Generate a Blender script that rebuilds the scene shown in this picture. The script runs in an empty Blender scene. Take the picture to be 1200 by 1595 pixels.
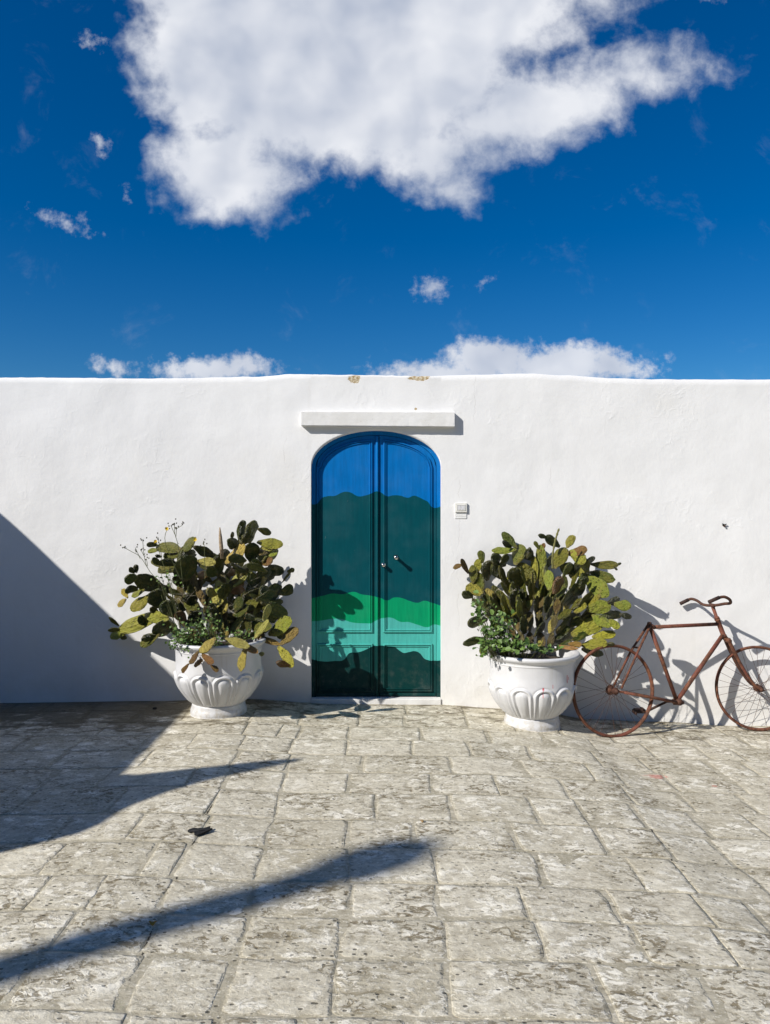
import bpy, bmesh, math, random
from mathutils import Vector, Matrix, noise
random.seed(7)
scene = bpy.context.scene
COL = scene.collection
R = math.radians

# ------------------------------------------------------------------ camera
EYE = 1.565          # metres above the door sill
DIST = 6.3           # camera to wall
F = 1200.0           # focal length in pixels of the 1200 px wide photograph
cam_d = bpy.data.cameras.new('camera')
cam = bpy.data.objects.new('camera', cam_d); COL.objects.link(cam)
cam.location = (0, -DIST, EYE); cam.rotation_euler = (R(90), 0, 0)
cam_d.sensor_fit = 'HORIZONTAL'; cam_d.sensor_width = 36.0
cam_d.lens = 36.0 * F / 1200.0
cam_d.clip_start = 0.05; cam_d.clip_end = 3000
scene.camera = cam
scene.cycles.max_bounces = 8; scene.cycles.diffuse_bounces = 3
scene.render.resolution_x = 770; scene.render.resolution_y = 1024

# ------------------------------------------------------------------ light
L = Vector((1.4, 1.0, -1.2)).normalized()          # the way sunlight travels
SUN_EL = math.asin(-L.z)
to_sun = -L
sun_d = bpy.data.lights.new('sun', 'SUN'); sun_d.energy = 5.0; sun_d.angle = R(0.53)
sun_d.color = (1.0, 0.955, 0.885)
sun = bpy.data.objects.new('sun', sun_d); COL.objects.link(sun)
sun.rotation_euler = L.to_track_quat('-Z', 'Y').to_euler(); sun.location = (-8, -8, 12)

vs = scene.view_settings
vs.view_transform = 'Standard'; vs.look = 'None'; vs.gamma = 1.0; vs.exposure = 0.14
vs.use_curve_mapping = False

class NT:
    """tiny node-tree helper"""
    def __init__(s, tree): s.t = tree; s.n = tree.nodes; s.l = tree.links
    def new(s, typ, **kw):
        nd = s.n.new(typ)
        for k, v in kw.items(): setattr(nd, k, v)
        return nd
    def put(s, sock, v):
        if v is None: return
        if isinstance(v, bpy.types.NodeSocket): s.l.new(v, sock)
        else: sock.default_value = v
    def m(s, op, a=None, b=None, c=None, clamp=False):
        nd = s.new('ShaderNodeMath', operation=op); nd.use_clamp = clamp
        for i, v in enumerate((a, b, c)): s.put(nd.inputs[i], v)
        return nd.outputs[0]
    def vm(s, op, a=None, b=None, out=0):
        nd = s.new('ShaderNodeVectorMath', operation=op)
        s.put(nd.inputs[0], a); s.put(nd.inputs[1], b)
        return nd.outputs[out]
    def scale(s, v, k):
        nd = s.new('ShaderNodeVectorMath', operation='SCALE'); s.put(nd.inputs[0], v); s.put(nd.inputs['Scale'], k)
        return nd.outputs[0]
    def noise(s, vec, scale, detail=4, rough=0.55, dist=0.0, out='Fac'):
        nd = s.new('ShaderNodeTexNoise'); s.put(nd.inputs['Vector'], vec)
        nd.inputs['Scale'].default_value = scale; nd.inputs['Detail'].default_value = detail
        nd.inputs['Roughness'].default_value = rough; nd.inputs['Distortion'].default_value = dist
        return nd.outputs[out]
    def voro(s, vec, scale, feature='F1', out='Distance', rnd=1.0):
        nd = s.new('ShaderNodeTexVoronoi', feature=feature); s.put(nd.inputs['Vector'], vec)
        nd.inputs['Scale'].default_value = scale; nd.inputs['Randomness'].default_value = rnd
        return nd.outputs[out]
    def ss(s, v, lo, hi, a=0.0, b=1.0):
        nd = s.new('ShaderNodeMapRange', interpolation_type='SMOOTHSTEP'); s.put(nd.inputs[0], v)
        nd.inputs[1].default_value = lo; nd.inputs[2].default_value = hi
        nd.inputs[3].default_value = a; nd.inputs[4].default_value = b
        return nd.outputs[0]
    def mix(s, f, a, b, typ='MIX'):
        nd = s.new('ShaderNodeMix', data_type='RGBA', blend_type=typ)
        s.put(nd.inputs[0], f)
        s.put(nd.inputs[6], a if not isinstance(a, tuple) else (*a[:3], 1)); s.put(nd.inputs[7], b if not isinstance(b, tuple) else (*b[:3], 1))
        return nd.outputs[2]
    def sep(s, v):
        nd = s.new('ShaderNodeSeparateXYZ'); s.put(nd.inputs[0], v); return nd.outputs
    def comb(s, x, y, z):
        nd = s.new('ShaderNodeCombineXYZ')
        for i, v in enumerate((x, y, z)): s.put(nd.inputs[i], v)
        return nd.outputs[0]

# ------------------------------------------------------------------ sky
world = bpy.data.worlds.new('World'); scene.world = world; world.use_nodes = True
def build_sky():
    w = NT(world.node_tree); w.n.clear()
    out = w.new('ShaderNodeOutputWorld')
    sky = w.new('ShaderNodeTexSky', sky_type='NISHITA'); sky.sun_disc = False
    sky.sun_elevation = SUN_EL
    sky.sun_rotation = math.atan2(to_sun.x, to_sun.y)
    sky.altitude = 50; sky.air_density = 1.0; sky.dust_density = 0.25; sky.ozone_density = 3.0
    hs = w.new('ShaderNodeHueSaturation'); w.put(hs.inputs['Color'], sky.outputs[0])
    hs.inputs['Saturation'].default_value = 1.5; hs.inputs['Value'].default_value = 0.86
    hs.inputs['Hue'].default_value = 0.497
    d = w.new('ShaderNodeTexCoord').outputs['Generated']
    x, y, z = w.sep(d)
    yc = w.m('MAXIMUM', y, 0.08)
    u = w.m('MULTIPLY', w.m('DIVIDE', x, yc), 12.0)      # 1 unit = 100 px of the view
    v = w.m('MULTIPLY', w.m('DIVIDE', z, yc), 12.0)
    uv = w.comb(u, v, 0.0)
    warp = w.vm('SUBTRACT', w.noise(uv, 0.9, 3, 0.55, out='Color'), (0.5, 0.5, 0.5))
    warp2 = w.vm('SUBTRACT', w.noise(uv, 3.4, 4, 0.6, out='Color'), (0.5, 0.5, 0.5))
    P = w.vm('ADD', w.vm('ADD', uv, w.scale(warp, 0.55)), w.scale(warp2, 0.22))
    def field(ells):
        best = None
        for (cx, cy, rx, ry, rot) in ells:
            mp = w.new('ShaderNodeMapping', vector_type='TEXTURE')
            w.put(mp.inputs['Vector'], P)
            mp.inputs['Location'].default_value = ((cx - 600) / 100, (797.5 - cy) / 100, 0)
            mp.inputs['Rotation'].default_value = (0, 0, R(rot))
            mp.inputs['Scale'].default_value = (rx / 100, ry / 100, 1)
            ln = w.vm('LENGTH', mp.outputs[0], out=1)
            s_ = w.m('MULTIPLY', w.m('SUBTRACT', 1.0, ln), min(rx, ry) / 100)
            if best is None: best = s_
            else:
                nd = w.new('ShaderNodeMath', operation='SMOOTH_MAX'); w.put(nd.inputs[0], best); w.put(nd.inputs[1], s_)
                nd.inputs[2].default_value = 0.18; best = nd.outputs[0]
        return best
    big = field([(400, 90, 205, 165, 0), (350, 262, 118, 92, 0), (560, 110, 270, 165, 0), (670, 235, 130, 62, 10),
                 (830, 165, 205, 78, 14), (990, 118, 128, 42, 5), (800, -5, 200, 52, 0), (420, -20, 235, 150, 0),
                 (705, 292, 62, 34, 0), (640, -40, 330, 170, 0), (415, 312, 48, 26, 0)])
    small = field([(172, 574, 30, 14, -18),
                   (332, 572, 112, 26, 0), (700, 585, 130, 30, 0), (765, 555, 82, 38, 0), (880, 570, 110, 36, 0),
                   (960, 578, 80, 22, 0)])
    tiny = field([(97, 338, 50, 12, -14), (157, 232, 14, 26, 25), (672, 448, 31, 17, 0), (1036, 554, 12, 9, 20), (1100, 4, 22, 12, 0), (150, 62, 26, 10, -30), (190, 305, 8, 12, 0), (905, 45, 26, 10, 20), (765, 432, 14, 6, 20)])
    n1 = w.noise(w.vm('ADD', uv, w.scale(warp, 0.3)), 1.7, 9, 0.60)
    n1c = w.m('SUBTRACT', n1, 0.5)
    sb = w.m('ADD', big, w.m('MULTIPLY', n1c, 1.0))
    n3 = w.m('SUBTRACT', w.noise(uv, 5.0, 7, 0.64), 0.5)
    sm = w.m('ADD', small, w.m('MULTIPLY', n3, 0.42))
    db = w.ss(sb, -0.12, 0.50)
    ds = w.ss(sm, -0.03, 0.18)
    dt = w.m('MULTIPLY', w.ss(w.m('ADD', tiny, w.m('MULTIPLY', n3, 0.5)), -0.02, 0.24), 0.78)
    # faint wisps drifting through the clear part
    wis = w.m('MULTIPLY', w.ss(w.noise(uv, 1.15, 7, 0.66, 0.4), 0.56, 0.9), 0.13)
    # the rest of the sky carries the same kind of broken cloud
    hz = w.m('ADD', w.m('ABSOLUTE', z), 0.22)
    pl = w.vm('DIVIDE', d, w.comb(hz, hz, hz))
    gen = w.ss(w.noise(pl, 1.1, 6, 0.6), 0.66, 0.78)
    inside = w.m('MULTIPLY', w.ss(y, 0.1, 0.3), w.m('MULTIPLY', w.ss(w.m('ABSOLUTE', u), 6.5, 9.0, 1, 0), w.ss(w.m('ABSOLUTE', v), 8.3, 11.0, 1, 0)))
    dens_in = w.m('MAXIMUM', w.m('MAXIMUM', db, w.m('MULTIPLY', ds, 0.9)), w.m('MAXIMUM', wis, dt))
    mixd = w.new('ShaderNodeMix', data_type='FLOAT'); w.put(mixd.inputs[0], inside); w.put(mixd.inputs[2], gen); w.put(mixd.inputs[3], dens_in)
    dens = mixd.outputs[0]
    # the clouds' own light and dark billows
    P1 = w.vm('ADD', uv, w.scale(warp, 0.5))
    off = w.vm('ADD', P1, (-0.30, 0.24, 0.0))
    rel = w.m('SUBTRACT', w.noise(P1, 0.75, 3, 0.45), w.noise(off, 0.75, 3, 0.45))
    rel = w.m('ADD', rel, w.m('MULTIPLY', w.m('SUBTRACT', n1, 0.5), 0.07))
    lowf = w.noise(w.vm('ADD', uv, (3.0, 1.0, 0.0)), 0.55, 2, 0.4)
    deep = w.ss(sb, 0.35, 1.5)
    b = w.m('ADD', w.m('MULTIPLY', rel, 1.7), w.m('MULTIPLY', w.m('SUBTRACT', lowf, 0.5), 1.1))
    b = w.m('SUBTRACT', w.m('ADD', b, 0.72), w.m('MULTIPLY', deep, 0.26), clamp=True)
    ccol = w.mix(b, (0.36, 0.42, 0.55), (0.79, 0.81, 0.86))
    bg1 = w.new('ShaderNodeBackground'); w.put(bg1.inputs[0], w.mix(1.0, hs.outputs[0], (0.64, 0.915, 1.16), 'MULTIPLY')); bg1.inputs[1].default_value = 0.076
    bg2 = w.new('ShaderNodeBackground'); w.put(bg2.inputs[0], ccol); bg2.inputs[1].default_value = 0.95
    ms = w.new('ShaderNodeMixShader'); w.put(ms.inputs[0], dens); w.l.new(bg1.outputs[0], ms.inputs[1]); w.l.new(bg2.outputs[0], ms.inputs[2])
    w.l.new(ms.outputs[0], out.inputs[0])
build_sky()
world.cycles.sampling_method = 'NONE'      # smooth sky: rays that miss the scene gather it

# ------------------------------------------------------------------ helpers
def at(px, py, y):
    """point at depth plane y whose place in the photograph is (px, py)"""
    k = (DIST + y) / F
    return Vector(((px - 600) * k, y, EYE - (py - 797.5) * k))

def obj(name, mesh, mat=None, parent=None, loc=None):
    o = bpy.data.objects.new(name, mesh); COL.objects.link(o)
    if mat and mesh and not mesh.materials: mesh.materials.append(mat)
    if parent: o.parent = parent
    if loc is not None: o.location = loc
    return o

def empty(name, loc=(0, 0, 0)):
    o = bpy.data.objects.new(name, None); COL.objects.link(o); o.location = loc
    o.empty_display_size = 0.1
    return o

def tag(o, label=None, cat=None, group=None, kind=None):
    if label: o['label'] = label
    if cat: o['category'] = cat
    if group: o['group'] = group
    if kind: o['kind'] = kind
    return o

def mesh_from(name, vs_, fs, smooth=True):
    me = bpy.data.meshes.new(name); me.from_pydata([tuple(v) for v in vs_], [], fs); me.update()
    if smooth: me.polygons.foreach_set('use_smooth', [True] * len(me.polygons))
    return me

def tube(name, pts, rad, seg=10, caps=True):
    """smooth tube through pts; rad is a number or one radius per point"""
    pts = [Vector(p) for p in pts]; n = len(pts)
    rr = rad if isinstance(rad, (list, tuple)) else [rad] * n
    V, Fc = [], []
    t0 = (pts[1] - pts[0]).normalized()
    up = Vector((0, 0, 1)) if abs(t0.z) < 0.9 else Vector((1, 0, 0))
    a = t0.cross(up).normalized()
    for i in range(n):
        t = (pts[min(i + 1, n - 1)] - pts[max(i - 1, 0)]).normalized()
        a = (a - t * a.dot(t)).normalized(); b = t.cross(a)
        for k in range(seg):
            th = 2 * math.pi * k / seg
            V.append(pts[i] + (a * math.cos(th) + b * math.sin(th)) * rr[i])
    for i in range(n - 1):
        for k in range(seg):
            k2 = (k + 1) % seg
            Fc.append((i * seg + k, i * seg + k2, (i + 1) * seg + k2, (i + 1) * seg + k))
    if caps:
        Fc.append(tuple(reversed(range(seg)))); Fc.append(tuple((n - 1) * seg + k for k in range(seg)))
    return V, Fc

def join(parts):
    V, Fc = [], []
    for (v, f) in parts:
        o = len(V); V += list(v); Fc += [tuple(i + o for i in q) for q in f]
    return V, Fc

def smooth_path(pts, sub=6):
    pts = [Vector(p) for p in pts]; out = []
    for i in range(len(pts) - 1):
        p0 = pts[max(i - 1, 0)]; p1 = pts[i]; p2 = pts[i + 1]; p3 = pts[min(i + 2, len(pts) - 1)]
        for k in range(sub):
            t = k / sub
            out.append(0.5 * ((2 * p1) + (p2 - p0) * t + (2 * p0 - 5 * p1 + 4 * p2 - p3) * t * t + (3 * p1 - p0 - 3 * p2 + p3) * t ** 3))
    out.append(pts[-1]); return out

def box(x0, x1, y0, y1, z0, z1, bev=0.0, seg=2):
    bm = bmesh.new(); bmesh.ops.create_cube(bm, size=1)
    for v in bm.verts:
        v.co = Vector(((x0 + x1) / 2 + v.co.x * (x1 - x0), (y0 + y1) / 2 + v.co.y * (y1 - y0), (z0 + z1) / 2 + v.co.z * (z1 - z0)))
    if bev: bmesh.ops.bevel(bm, geom=bm.edges[:], offset=bev, segments=seg, affect='EDGES', profile=0.6)
    V = [v.co.copy() for v in bm.verts]; bm.verts.index_update()
    Fc = [tuple(v.index for v in f.verts) for f in bm.faces]; bm.free()
    return V, Fc

def cyl(p0, p1, r, seg=16):
    return tube('', [p0, p1], r, seg)

def lerp_tab(x, xs, ys):
    if x <= xs[0]: return ys[0]
    for i in range(len(xs) - 1):
        if x <= xs[i + 1]:
            t = (x - xs[i]) / (xs[i + 1] - xs[i]); t = t * t * (3 - 2 * t)
            return ys[i] + (ys[i + 1] - ys[i]) * t
    return ys[-1]

def g(x, y):
    """height of the pavement: it falls away to the right along the wall"""
    h = lerp_tab(x, [-3.2, -1.9, -1.2, -0.4, 0.5, 0.9, 1.2, 1.7, 2.2, 2.9, 4.5], [0.01, 0.025, 0.045, 0.0, -0.01, -0.034, -0.052, -0.122, -0.142, -0.176, -0.2])
    k = 1.0 - 0.45 * min(max((-y - 0.9) / 3.5, 0), 1)
    if y < -8: k = 0.55
    return h * k + 0.006 * noise.noise(Vector((x * 0.9, y * 0.9, 3.1)))

# ------------------------------------------------------------------ materials
def material(name):
    m = bpy.data.materials.new(name); m.use_nodes = True
    t = NT(m.node_tree); t.bsdf = m.node_tree.nodes['Principled BSDF']
    return m, t
def bump(t, h, strength=0.3, dist=0.01, normal=None):
    b = t.new('ShaderNodeBump'); b.inputs['Strength'].default_value = strength; b.inputs['Distance'].default_value = dist
    t.put(b.inputs['Height'], h)
    if normal is not None: t.l.new(normal, b.inputs['Normal'])
    return b.outputs[0]

def plaster_mat():
    m, t = material('white_plaster')
    P = t.new('ShaderNodeNewGeometry').outputs['Position']
    x, y, z = t.sep(P)
    blot = t.noise(P, 1.6, 5, 0.6)
    col = t.mix(t.ss(blot, 0.3, 0.75), (0.775, 0.772, 0.765), (0.835, 0.832, 0.826))
    # grime and flaked limewash near the foot
    foot = t.m('ADD', z, t.m('MULTIPLY', t.m('SUBTRACT', t.noise(P, 5.0, 6, 0.65), 0.5), 0.55))
    gr = t.ss(foot, -0.10, 0.34, 0.42, 0.0)
    col = t.mix(gr, col, (0.60, 0.565, 0.49))
    strk = t.noise(t.vm('MULTIPLY', P, (9.0, 1.0, 0.7)), 1.0, 5, 0.6)
    col = t.mix(t.ss(strk, 0.58, 0.8, 0, 0.2), col, (0.66, 0.645, 0.60))
    st2 = t.ss(t.noise(t.vm('ADD', P, (7.1, 0, 2.2)), 0.9, 4, 0.6), 0.56, 0.75, 0, 0.24)
    col = t.mix(st2, col, (0.74, 0.715, 0.64))
    # chipped patches under the coping that show the raw render
    patch = None
    for (px, py, rx, rz) in ((553, 590, 0.058, 0.036), (653, 588, 0.092, 0.026), (648, 637, 0.012, 0.012)):
        X = (px - 600) * DIST / F; Z = EYE - (py - 797.5) * DIST / F
        dx = t.m('DIVIDE', t.m('SUBTRACT', x, X), rx); dz = t.m('DIVIDE', t.m('SUBTRACT', z, Z), rz)
        r = t.m('SQRT', t.m('ADD', t.m('MULTIPLY', dx, dx), t.m('MULTIPLY', dz, dz)))
        r = t.m('ADD', r, t.m('MULTIPLY', t.m('SUBTRACT', t.noise(P, 24, 4, 0.6), 0.5), 1.3))
        k = t.ss(r, 0.86, 1.0, 1.0, 0.0)
        patch = k if patch is None else t.m('MAXIMUM', patch, k)
    pcol = t.mix(t.ss(t.noise(P, 60, 4, 0.6), 0.38, 0.62), (0.36, 0.25, 0.12), (0.66, 0.6, 0.46))
    col = t.mix(patch, col, pcol)
    # hair cracks
    cr = None
    wob = t.m('MULTIPLY', t.m('SUBTRACT', t.noise(t.comb(0.0, 0.0, z), 5.0, 6, 0.7), 0.5), 0.14)
    for (X, z0, z1, ph) in ((0.735, 2.25, 2.70, 0), (0.60, 0.55, 1.85, 3.3), (1.36, 1.55, 1.95, 1.2), (-0.82, 1.9, 2.2, 5.0)):
        wob2 = t.m('MULTIPLY', t.m('SUBTRACT', t.noise(t.comb(ph, 0.0, z), 4.0, 6, 0.7), 0.5), 0.16)
        dd = t.m('ABSOLUTE', t.m('SUBTRACT', t.m('SUBTRACT', x, X), wob2))
        k = t.m('MULTIPLY', t.ss(dd, 0.0006, 0.0032, 1, 0), t.m('MULTIPLY', t.ss(z, z0, z0 + 0.1), t.ss(z, z1 - 0.05, z1, 1, 0)))
        k = t.m('MULTIPLY', k, t.ss(t.noise(P, 7, 3), 0.36, 0.56))
        cr = k if cr is None else t.m('MAXIMUM', cr, k)
    col = t.mix(t.m('MULTIPLY', cr, 0.3), col, (0.4, 0.37, 0.33))
    # pin holes
    vd = t.voro(P, 3.4); vr = t.voro(P, 3.4, out='Color')
    hole = t.m('MULTIPLY', t.ss(vd, 0.010, 0.02, 1, 0), t.ss(t.sep(vr)[0], 0.72, 0.74))
    col = t.mix(t.m('MULTIPLY', hole, 0.55), col, (0.2, 0.18, 0.16))
    t.put(t.bsdf.inputs['Base Color'], col); t.bsdf.inputs['Roughness'].default_value = 0.85
    t.bsdf.inputs['Specular IOR Level'].default_value = 0.2
    # trowelled, many times limewashed relief: soft ridges that come and go
    PW = t.vm('ADD', P, t.scale(t.vm('SUBTRACT', t.noise(P, 4.0, 3, out='Color'), (0.5, 0.5, 0.5)), 0.16))
    ridge = t.m('ABSOLUTE', t.m('SUBTRACT', t.noise(PW, 5.5, 4, 0.5), 0.5))
    ridge = t.ss(ridge, 0.0, 0.045, 1, 0)
    zone = t.ss(t.noise(P, 2.3, 3), 0.46, 0.66)
    h = t.m('ADD', t.m('MULTIPLY', t.noise(P, 9, 7, 0.6), 0.8), t.m('MULTIPLY', t.m('MULTIPLY', ridge, zone), 0.16))
    lump = t.m('MULTIPLY', t.ss(t.noise(PW, 15, 3, 0.5), 0.55, 0.75), t.m('MULTIPLY', zone, 0.28))
    h = t.m('ADD', h, lump)
    h = t.m('SUBTRACT', h, t.m('ADD', t.m('MULTIPLY', cr, 0.25), t.m('ADD', t.m('MULTIPLY', hole, 0.5), t.m('MULTIPLY', patch, 0.7))))
    n1 = bump(t, h, 0.21, 0.02)
    n2 = bump(t, t.noise(P, 120, 3, 0.6), 0.12, 0.004, n1)
    t.put(t.bsdf.inputs['Normal'], n2)
    return m
PLASTER = plaster_mat()

def lintel_mat():
    m, t = material('limewashed_stone')
    P = t.new('ShaderNodeNewGeometry').outputs['Position']
    c = t.mix(t.ss(t.noise(P, 7, 5, 0.6), 0.3, 0.75), (0.70, 0.69, 0.66), (0.79, 0.785, 0.77))
    c = t.mix(t.ss(t.noise(P, 45, 4, 0.6), 0.66, 0.74, 0, 0.5), c, (0.45, 0.42, 0.36))
    t.put(t.bsdf.inputs['Base Color'], c); t.bsdf.inputs['Roughness'].default_value = 0.85
    t.put(t.bsdf.inputs['Normal'], bump(t, t.noise(P, 28, 6, 0.6), 0.3, 0.01))
    return m
LINTEL = lintel_mat()

def stone_mats():
    out = []
    for kind in ('stone', 'mortar'):
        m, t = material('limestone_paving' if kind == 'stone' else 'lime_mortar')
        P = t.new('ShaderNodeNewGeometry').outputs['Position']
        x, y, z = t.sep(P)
        PS = t.vm('MULTIPLY', P, (0.7, 1.0, 1.0))
        fine = t.noise(PS, 64, 4, 0.7)
        mid = t.noise(PS, 20, 5, 0.66, 0.3)
        low = t.noise(P, 3.0, 5, 0.62)
        # smooth trodden mortar, a shade darker and browner than the slabs
        mc = t.mix(t.ss(mid, 0.32, 0.68), (0.35, 0.315, 0.23), (0.50, 0.455, 0.35))
        mc = t.mix(t.ss(low, 0.48, 0.72, 0, 0.5), mc, (0.27, 0.24, 0.165))
        gm = t.m('MULTIPLY', t.ss(low, 0.36, 0.30), t.ss(fine, 0.5, 0.6))
        mc = t.mix(t.m('MULTIPLY', gm, 0.6), mc, (0.14, 0.15, 0.05))
        edge = None
        if kind == 'stone':
            rnd = t.new('ShaderNodeObjectInfo').outputs['Random']
            Q = t.vm('ADD', PS, t.comb(t.m('MULTIPLY', rnd, 37.0), t.m('MULTIPLY', rnd, 11.0), 0.0))
            tone = t.mix(rnd, (0.565, 0.52, 0.405), (0.69, 0.64, 0.515))
            c = t.mix(t.ss(mid, 0.33, 0.64), t.mix(0.55, tone, (0.30, 0.26, 0.185)), tone)
            # pale lichen crusts in loose drifts
            li = t.m('MULTIPLY', t.ss(t.noise(Q, 19, 5, 0.72, 0.6), 0.50, 0.565), t.ss(t.noise(Q, 4.6, 3, 0.6), 0.40, 0.60))
            c = t.mix(t.m('MULTIPLY', li, 0.85), c, (0.90, 0.855, 0.735))
            # weathered brown hollows, on some slabs far more than on others
            hz_ = t.m('ADD', t.noise(t.vm('ADD', Q, (1, 5, 0)), 3.6, 4, 0.6), t.m('MULTIPLY', t.m('FRACT', t.m('MULTIPLY', rnd, 7.31)), 0.16))
            ho = t.m('MULTIPLY', t.ss(t.noise(t.vm('ADD', Q, (4, 9, 0)), 27, 5, 0.7, 0.7), 0.50, 0.58), t.ss(hz_, 0.54, 0.70))
            c = t.mix(t.m('MULTIPLY', ho, 0.88), c, (0.185, 0.148, 0.085))
            c = t.mix(t.ss(t.noise(t.vm('ADD', P, (3, 1, 0)), 2.1, 5, 0.65), 0.50, 0.70, 0, 0.5), c, (0.37, 0.325, 0.225))
            ea = t.new('ShaderNodeAttribute'); ea.attribute_name = 'edge'
            edge = t.ss(t.m('ADD', ea.outputs['Fac'], t.m('MULTIPLY', t.m('SUBTRACT', t.noise(PS, 24, 4, 0.68), 0.5), 2.3)), 0.55, 0.80)
            c = t.mix(t.m('MULTIPLY', edge, 0.92), c, mc)
        else:
            c = mc; ho = t.ss(fine, 0.6, 0.7); li = t.ss(mid, 0.6, 0.7)
            # the two long open cracks that run out from the wall
            for (xa, xb, ya, yb) in ((-0.84, -1.0, -3.93, -0.3), (1.24, 1.46, -3.77, -1.33)):
                xc = t.m('ADD', t.m('MULTIPLY', t.m('SUBTRACT', y, ya), (xb - xa) / (yb - ya)), xa)
                xc = t.m('ADD', xc, t.m('MULTIPLY', t.m('SUBTRACT', t.noise(t.comb(0.0, y, 0.0), 6, 5, 0.65), 0.5), 0.05))
                k_ = t.ss(t.m('ABSOLUTE', t.m('SUBTRACT', x, xc)), 0.002, 0.006, 1, 0)
                c = t.mix(t.m('MULTIPLY', k_, t.ss(low, 0.38, 0.5)), c, (0.03, 0.026, 0.02))
        # speckle and pits
        c = t.mix(t.ss(fine, 0.56, 0.64, 0, 0.68), c, (0.82, 0.775, 0.655))
        c = t.mix(t.ss(fine, 0.43, 0.34, 0, 0.66), c, (0.20, 0.165, 0.11))
        pit = t.m('MULTIPLY', t.ss(t.voro(PS, 30), 0.12, 0.20, 1, 0), t.ss(low, 0.40, 0.54))
        c = t.mix(t.m('MULTIPLY', pit, 0.8), c, (0.06, 0.052, 0.035))
        # damp brown dirt that gathers along the foot of the wall, heaviest to the left
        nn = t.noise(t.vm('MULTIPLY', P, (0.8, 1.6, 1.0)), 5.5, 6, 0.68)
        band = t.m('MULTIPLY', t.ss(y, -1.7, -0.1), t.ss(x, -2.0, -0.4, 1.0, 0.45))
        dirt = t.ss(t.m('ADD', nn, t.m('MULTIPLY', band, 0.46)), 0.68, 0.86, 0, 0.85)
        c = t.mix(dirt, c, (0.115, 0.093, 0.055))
        if kind == 'stone':
            # old red paint rubbed into the slabs
            def spot(px, py, rx, ry, sc):
                k = F * (EYE + 0.1) / (py - 797.5); X = (px - 600) * k / F; Y = k - DIST
                a = t.m('DIVIDE', t.m('SUBTRACT', x, X), rx); b_ = t.m('DIVIDE', t.m('SUBTRACT', y, Y), ry)
                r = t.m('SQRT', t.m('ADD', t.m('MULTIPLY', a, a), t.m('MULTIPLY', b_, b_)))
                r = t.m('ADD', r, t.m('MULTIPLY', t.m('SUBTRACT', mid, 0.5), 2.6))
                return t.ss(r, 0.5, 1.0, 1, 0)
            c = t.mix(t.m('MULTIPLY', spot(1022, 1206, 0.10, 0.05, 22), 0.5), c, (0.62, 0.15, 0.13))
            c = t.mix(t.m('MULTIPLY', spot(1114, 1218, 0.02, 0.02, 30), 0.5), c, (0.6, 0.15, 0.12))
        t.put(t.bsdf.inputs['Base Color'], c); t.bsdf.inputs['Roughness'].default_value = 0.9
        t.bsdf.inputs['Specular IOR Level'].default_value = 0.25
        h = t.m('ADD', t.m('MULTIPLY', mid, 0.8), t.m('MULTIPLY', fine, 0.3))
        h = t.m('ADD', h, t.m('MULTIPLY', li, 0.14)); h = t.m('SUBTRACT', h, t.m('MULTIPLY', ho, 0.24)); h = t.m('SUBTRACT', h, t.m('MULTIPLY', pit, 0.35))
        if edge is not None: h = t.m('SUBTRACT', h, t.m('MULTIPLY', edge, 0.22))
        t.put(t.bsdf.inputs['Normal'], bump(t, h, 0.55 if kind == 'stone' else 0.45, 0.02))
        out.append(m)
    return out
STONE, MORTAR = stone_mats()

def rust_mat(name, red=0.5, dark=0.0):
    m, t = material(name)
    P = t.new('ShaderNodeTexCoord').outputs['Object']
    G = t.new('ShaderNodeNewGeometry').outputs['Position']
    a = t.noise(G, 38, 6, 0.7); b = t.noise(G, 9, 4, 0.6)
    c = t.mix(t.ss(a, 0.34, 0.66), (0.06, 0.023, 0.013), (0.19, 0.072, 0.034))
    c = t.mix(t.m('MULTIPLY', t.ss(b, 0.45, 0.65), red), c, (0.19, 0.052, 0.038))
    c = t.mix(t.ss(t.noise(G, 90, 4, 0.6), 0.62, 0.7, 0, 0.6), c, (0.34, 0.17, 0.08))
    c = t.mix(dark, c, (0.03, 0.016, 0.012))
    t.put(t.bsdf.inputs['Base Color'], c); t.bsdf.inputs['Roughness'].default_value = 0.78
    t.bsdf.inputs['Metallic'].default_value = 0.12
    t.put(t.bsdf.inputs['Normal'], bump(t, a, 0.35, 0.004))
    return m
RUST = rust_mat('rusted_frame', 0.55); RUST_DARK = rust_mat('rusted_dark_steel', 0.1, 0.5); RUST_BLACK = rust_mat('grimy_black_steel', 0.0, 0.9)

def plain(name, col, rough=0.5, metal=0.0, var=0.25, sc=12, bmp=0.12):
    m, t = material(name)
    G = t.new('ShaderNodeTexCoord').outputs['Object']
    n = t.noise(G, sc, 5, 0.6)
    d = tuple(c * (1 - var) for c in col)
    t.put(t.bsdf.inputs['Base Color'], t.mix(t.ss(n, 0.3, 0.7), d, col)); t.bsdf.inputs['Roughness'].default_value = rough
    t.bsdf.inputs['Metallic'].default_value = metal
    if bmp: t.put(t.bsdf.inputs['Normal'], bump(t, t.noise(G, sc * 4, 4), bmp, 0.004))
    return m
CHROME = plain('worn_chrome', (0.72, 0.72, 0.70), 0.22, 1.0, 0.3, 60, 0.05)
BLACKISH = plain('black_metal', (0.03, 0.03, 0.028), 0.45, 0.5, 0.3, 40)
PLASTIC = plain('ivory_plastic', (0.78, 0.77, 0.72), 0.4, 0, 0.08, 20, 0.0)
BUTTON = plain('grey_white_button', (0.68, 0.68, 0.70), 0.4, 0, 0.08, 20, 0.0)
LIDM = plain('painted_lid', (0.80, 0.80, 0.785), 0.6, 0, 0.08, 20, 0.1)
SOIL = plain('dry_soil', (0.10, 0.07, 0.045), 0.95, 0, 0.6, 30, 0.8)

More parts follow.
